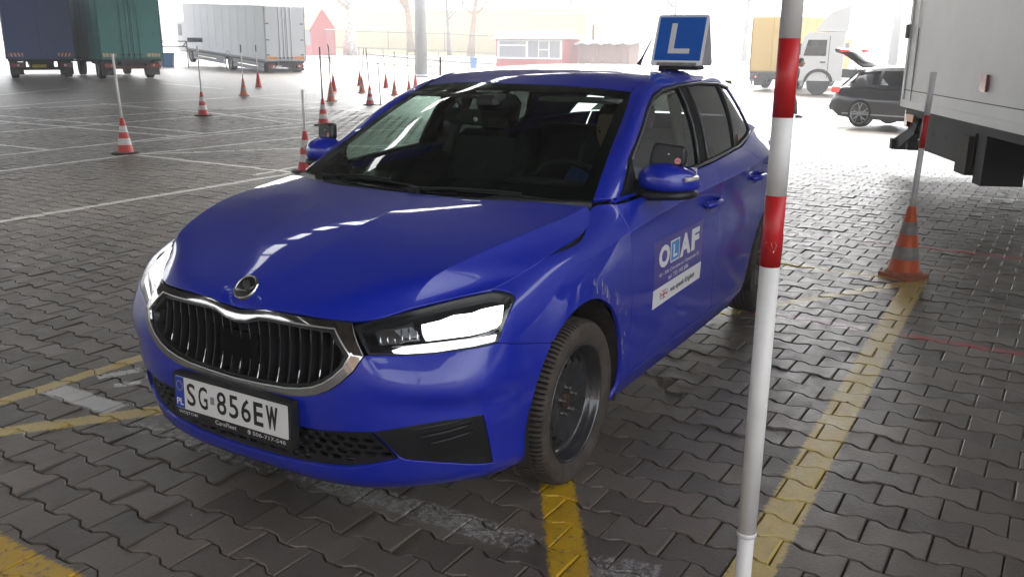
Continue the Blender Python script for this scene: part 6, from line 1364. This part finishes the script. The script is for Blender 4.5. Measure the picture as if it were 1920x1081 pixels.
def building(name, label, lo, hi, rz, loc, m_wall, m_roof, wins, cat='building'):
    t = thing(name, label, cat, loc, rz); m = MB(); m.box(lo, hi); m.build('wall', m_wall, t); m = MB(); m.box((lo[0] - .15, lo[1] - .15, hi[2] + .002), (hi[0] + .15, hi[1] + .15, hi[2] + .22)); m.build('roof_edge', m_roof, t)
    for y0, y1, z0, z1 in wins:
        m = MB(); m.box((hi[0] + .003, y0, z0), (hi[0] + .05, y1, z1)); f = m.build('window', REFW, t); m = MB(); m.box((hi[0] + .051, y0 + .08, z0 + .08), (hi[0] + .06, y1 - .08, z1 - .08)); m.build('pane', GLASS_T, f)
    return t
building('long_wall_building', 'long low pale yellow building behind the fence', (-8, -34, -1), (0, 24, 4.6), R(-8), (-99, -70, .8), YW, REFW, [])
building('yellow_building', 'small yellow building behind the rightmost stretch of fence', (-4, -3.2, -1), (0, 3.2, 4.6), R(0), (-90, -46, .0), YW, REFW, [(-2.0, -.4, 1.2, 2.8)])
building('far_hall', 'tall grey hall standing far behind the yellow building in the fog', (-10, -40, -1), (0, 10, 13), R(-8), (-135, -110, 1), GRB, GRB, [(-36 + 5*k, -33.5 + 5*k, 7.5, 10.5) for k in range(9)])
# huts
HR = mat('hut_red', (.40, .055, .055), .7, noise=.08, nscale=1.5); HRD = mat('hut_red_pale', (.42, .12, .11), .7); RFY = mat('roof_yellow', (.58, .45, .16), .7); HGR = mat('hut_grey', (.24, .24, .27), .6); HBR = mat('hut_brown', (.24, .14, .11), .8); WFR = mat('frame_white', (.68, .68, .67), .5); RFP = mat('roof_pale', (.50, .49, .47), .8)
k1 = thing('hut', 'small red hut with a steep yellow roof beside the long white lorry', 'hut', (-68.6, -62.2, .12), R(60))
m = MB(); m.prism([(-1.25, 0), (1.25, 0), (1.25, 2.75), (0, 4.55), (-1.25, 2.75)], 0, .10, 'X'); m.build('gable_wall', HR, k1)
m = MB(); m.box((-3.4, -1.25, 0), (-.004, 1.25, 2.75)); m.build('wall', HR, k1)
for s in (1, -1):
    nn = 16
    for q in range(8):
        x0, x1 = -3.6 + q*.45, -3.6 + q*.45 + .43; m = MB(); m.add([(x0, s*1.42, 2.60), (x1, s*1.42, 2.60), (x1, 0, 4.64), (x0, 0, 4.64), (x0, s*1.42, 2.54), (x1, s*1.42, 2.54), (x1, 0, 4.58), (x0, 0, 4.58)], [(0,1,2,3),(7,6,5,4),(0,4,5,1),(1,5,6,2),(2,6,7,3),(3,7,4,0)]); m.build('roof_panel', RFY, k1)
m = MB(); m.box((-2.9, -1.275, 1.0), (-.35, -1.252, 2.5)); m.build('shutter', HGR, k1); m = MB(); m.box((.102, .25, .15), (.13, 1.05, 2.45)); dk = m.build('door', HRD, k1); m = MB(); m.box((.10, .10, 2.5), (.45, 1.25, 2.62)); m.build('door_canopy', RFP, k1); m = MB(); m.box((-2.95, -1.29, 2.5), (-.3, -1.25, 2.56)); m.build('shutter_rail', RFP, k1)
k2 = thing('hut', 'low red hut with wide white framed windows, just above the car roof', 'hut', (-66.9, -40.4, -.70), R(2))
# local: front face at x=0 looking to +x; y from 0 (picture left corner) to 6.6
m = MB(); m.box((-3.2, 0, 0), (0, 6.6, 2.55)); m.build('wall', HR, k2)
m = MB(); m.add([(-3.6,-.3,2.55),(.45,-.3,2.55),(-.9,-.15,3.35),(-3.6,7.0,2.55),(.45,7.0,2.55),(-.9,6.8,3.35)], [(0,1,2),(5,4,3),(1,4,5,2),(0,2,5,3),(0,3,4,1)]); m.build('roof', RFP, k2)
wf = MB(); 
for lo, hi in (((.003,.15,.85),(.07,6.5,1.0)), ((.003,.15,2.35),(.07,6.5,2.47)), ((.003,.15,1.0),(.07,.35,2.35)), ((.003,3.0,1.0),(.07,3.2,2.35)), ((.003,6.3,1.0),(.07,6.5,2.35)), ((.003,.35,1.95),(.06,3.0,2.07)), ((.003,4.2,1.0),(.06,4.3,2.35)), ((.003,5.2,1.0),(.06,5.32,2.35)), ((.003,4.3,1.6),(.06,5.2,1.7))):
    m = MB(); m.box(lo, hi); m.build('window_frame', WFR, k2)
for y0, y1, z0, z1 in ((.35,3.0,1.0,1.95), (.35,3.0,2.07,2.35), (3.2,4.2,1.0,2.35), (4.3,5.2,1.0,1.6), (4.3,5.2,1.7,2.35), (5.32,6.3,1.0,2.35)):
    m = MB(); m.box((.003, y0 + .003, z0 + .003), (.02, y1 - .003, z1 - .003)); m.build('pane', mat('pane_grey', (.22, .22, .24), .2) if not bpy.data.materials.get('pane_grey') else bpy.data.materials['pane_grey'], k2)
k3 = thing('cabin', 'long low brown cabin with a ragged pale roof, right of the windowed hut', 'hut', (-68.9, -33.2, -.85), R(4))
m = MB(); m.box((-2.6, 0, 0), (0, 4.6, 2.35)); m.build('wall', HBR, k3)
for q in range(15): m = MB(); m.box((.003, .05 + q*.30, .1), (.03, .33 + q*.30, 2.3)); m.build('plank', HBR, k3)
m = MB(); yy_ = np.linspace(-.3, 5.0, 24); zz_ = 2.42 + .06*np.sin(yy_*5) + .04*np.sin(yy_*11); vs = []
for y, z in zip(yy_, zz_): vs += [(.35, y, z), (-2.9, y, z + .25), (-2.9, y, z + .12), (.35, y, z - .12)]
m.add(vs, [(i*4+k, i*4+(k+1) % 4, (i+1)*4+(k+1) % 4, (i+1)*4+k) for i in range(23) for k in range(4)]); m.build('roof', RFP, k3); m = MB(); m.tube([(-1, .9, 2.5), (-1, .9, 3.9)], .09, 8); m.build('chimney', CHAS, k3)
# trees
BARK = mat('bark', (.20, .17, .15), .95, noise=.4, nscale=3); BIRCH = mat('birch_bark', (.46, .44, .42), .85, noise=.55, nscale=4); TRK = mat('bark_orange', (.34, .22, .13), .95, noise=.3, nscale=4)
def tree(label, x, y, z, r, h, m, lean=(0, 0), seed=0):
    t = thing('bare_tree', label, 'tree', (x, y, z), 0, 'bare trees along the fence'); rg = random.Random(seed); mb = MB(); pts = []; p = Vector((0, 0, -.1)); d = Vector((lean[0], lean[1], 1)).normalized(); n_s = 9
    for i in range(n_s + 1): pts.append(p[:]); p = p + d * (h / n_s); d = (d + Vector((rg.uniform(-.06, .06), rg.uniform(-.06, .06), 0))).normalized()
    mb.tube(pts, r, 12, radii=[r * (1.35 if i == 0 else 1 - .8*i/n_s) for i in range(n_s + 1)]); mb.build('trunk', m, t)
    cr = MB()
    def branch(p, d, L_, rr, depth):
        q = [p]; dd = d
        for _ in range(4): dd = (dd + Vector((rg.uniform(-.25, .25), rg.uniform(-.25, .25), rg.uniform(-.05, .22)))).normalized(); q.append(q[-1] + dd * L_ / 4)
        cr.tube([v[:] for v in q], rr, 5, radii=[rr, rr*.8, rr*.62, rr*.45, rr*.25])
        if depth > 0:
            for _ in range(4 if depth > 1 else 5): k = rg.randint(1, 4); a = rg.uniform(0, 2*PI); branch(q[k], (dd + Vector((math.cos(a), math.sin(a), rg.uniform(-.1, .5))) * .9).normalized(), L_ * rg.uniform(.4, .65), rr*.5, depth - 1)
    for i in range(3, n_s + 1):
        for _ in range(2): a = rg.uniform(0, 2*PI); branch(Vector(pts[i]), Vector((math.cos(a), math.sin(a), .8)).normalized(), h * rg.uniform(.16, .30), r * (1 - .8*i/n_s) * .55, 2)
    o = cr.build('crown', m, t); return t
for lab, x, y, z, r, h, m, ln_, sd_ in (
 ('thick mottled birch trunk right of the steep red hut', -73, -62.5, .15, .62, 14, BIRCH, (0, .03), 1), ('slim leaning tree with an orange lower trunk, left of the lamp post', -82.5, -61.4, .5, .42, 13, TRK, (0, -.10), 2), ('second stem forking off beside the leaning tree', -82.9, -60.7, .4, .30, 12, TRK, (0, .10), 3),
 ('thin dark tree right of the lamp post', -85.8, -58.4, .1, .22, 12, BARK, (0, -.02), 4), ('pale tree with an orange foot, between the lamp post and the low red hut', -86.7, -56.0, .0, .40, 14, TRK, (0, .09), 5), ('bare tree far behind the windowed hut', -100, -50, 0, .4, 15, BARK, (0, .02), 6), ('bare tree far behind the brown cabin', -105, -38, -.5, .35, 14, BARK, (0, .05), 7), ('bush like bare tree far behind the right end of the brown cabin', -108, -30, -.5, .3, 12, BARK, (0, -.05), 8)):
    tree(lab, x, y, z, r, h, m, ln_, sd_)
# a row of trees and a low hall behind the camera: what the bumper and bonnet mirror
for k, (x, y) in enumerate(((24, 5), (27, 13), (31, 20), (26, -6), (34, 1), (30, -16))): tree(('birch', 'slim', 'tall', 'short', 'crooked', 'thin')[k] + ' bare tree standing before the low hall behind the camera', x, y, 0, .30, 11 + k % 3, BARK, (0, 0), 20 + k)
building('rear_hall', 'long dark brick hall behind the camera', (0, -34, 0), (8, 30, 7.4), R(180), (46, 4, 0), mat('hall_brick', (.13, .085, .06), .9, noise=.2, nscale=.5), GRB, [(-16 + 4*k, -13.5 + 4*k, 1.2, 3.2) for k in range(8)])
# ---------------------------------------------------------------- fog
hz = MB(); hz.box((-180, -180, -3.2), (75, 75, 17.5)); m = bpy.data.materials.new('haze'); m.use_nodes = True; nt = m.node_tree; nt.nodes.remove(nt.nodes['Principled BSDF']); v = nt.nodes.new('ShaderNodeVolumePrincipled')
v.inputs['Color'].default_value = (.92, .94, .97, 1); v.inputs['Density'].default_value = .0028; v.inputs['Anisotropy'].default_value = .2; nt.links.new(v.outputs[0], nt.nodes['Material Output'].inputs['Volume'])
tag(hz.build('haze', m), kind='stuff')
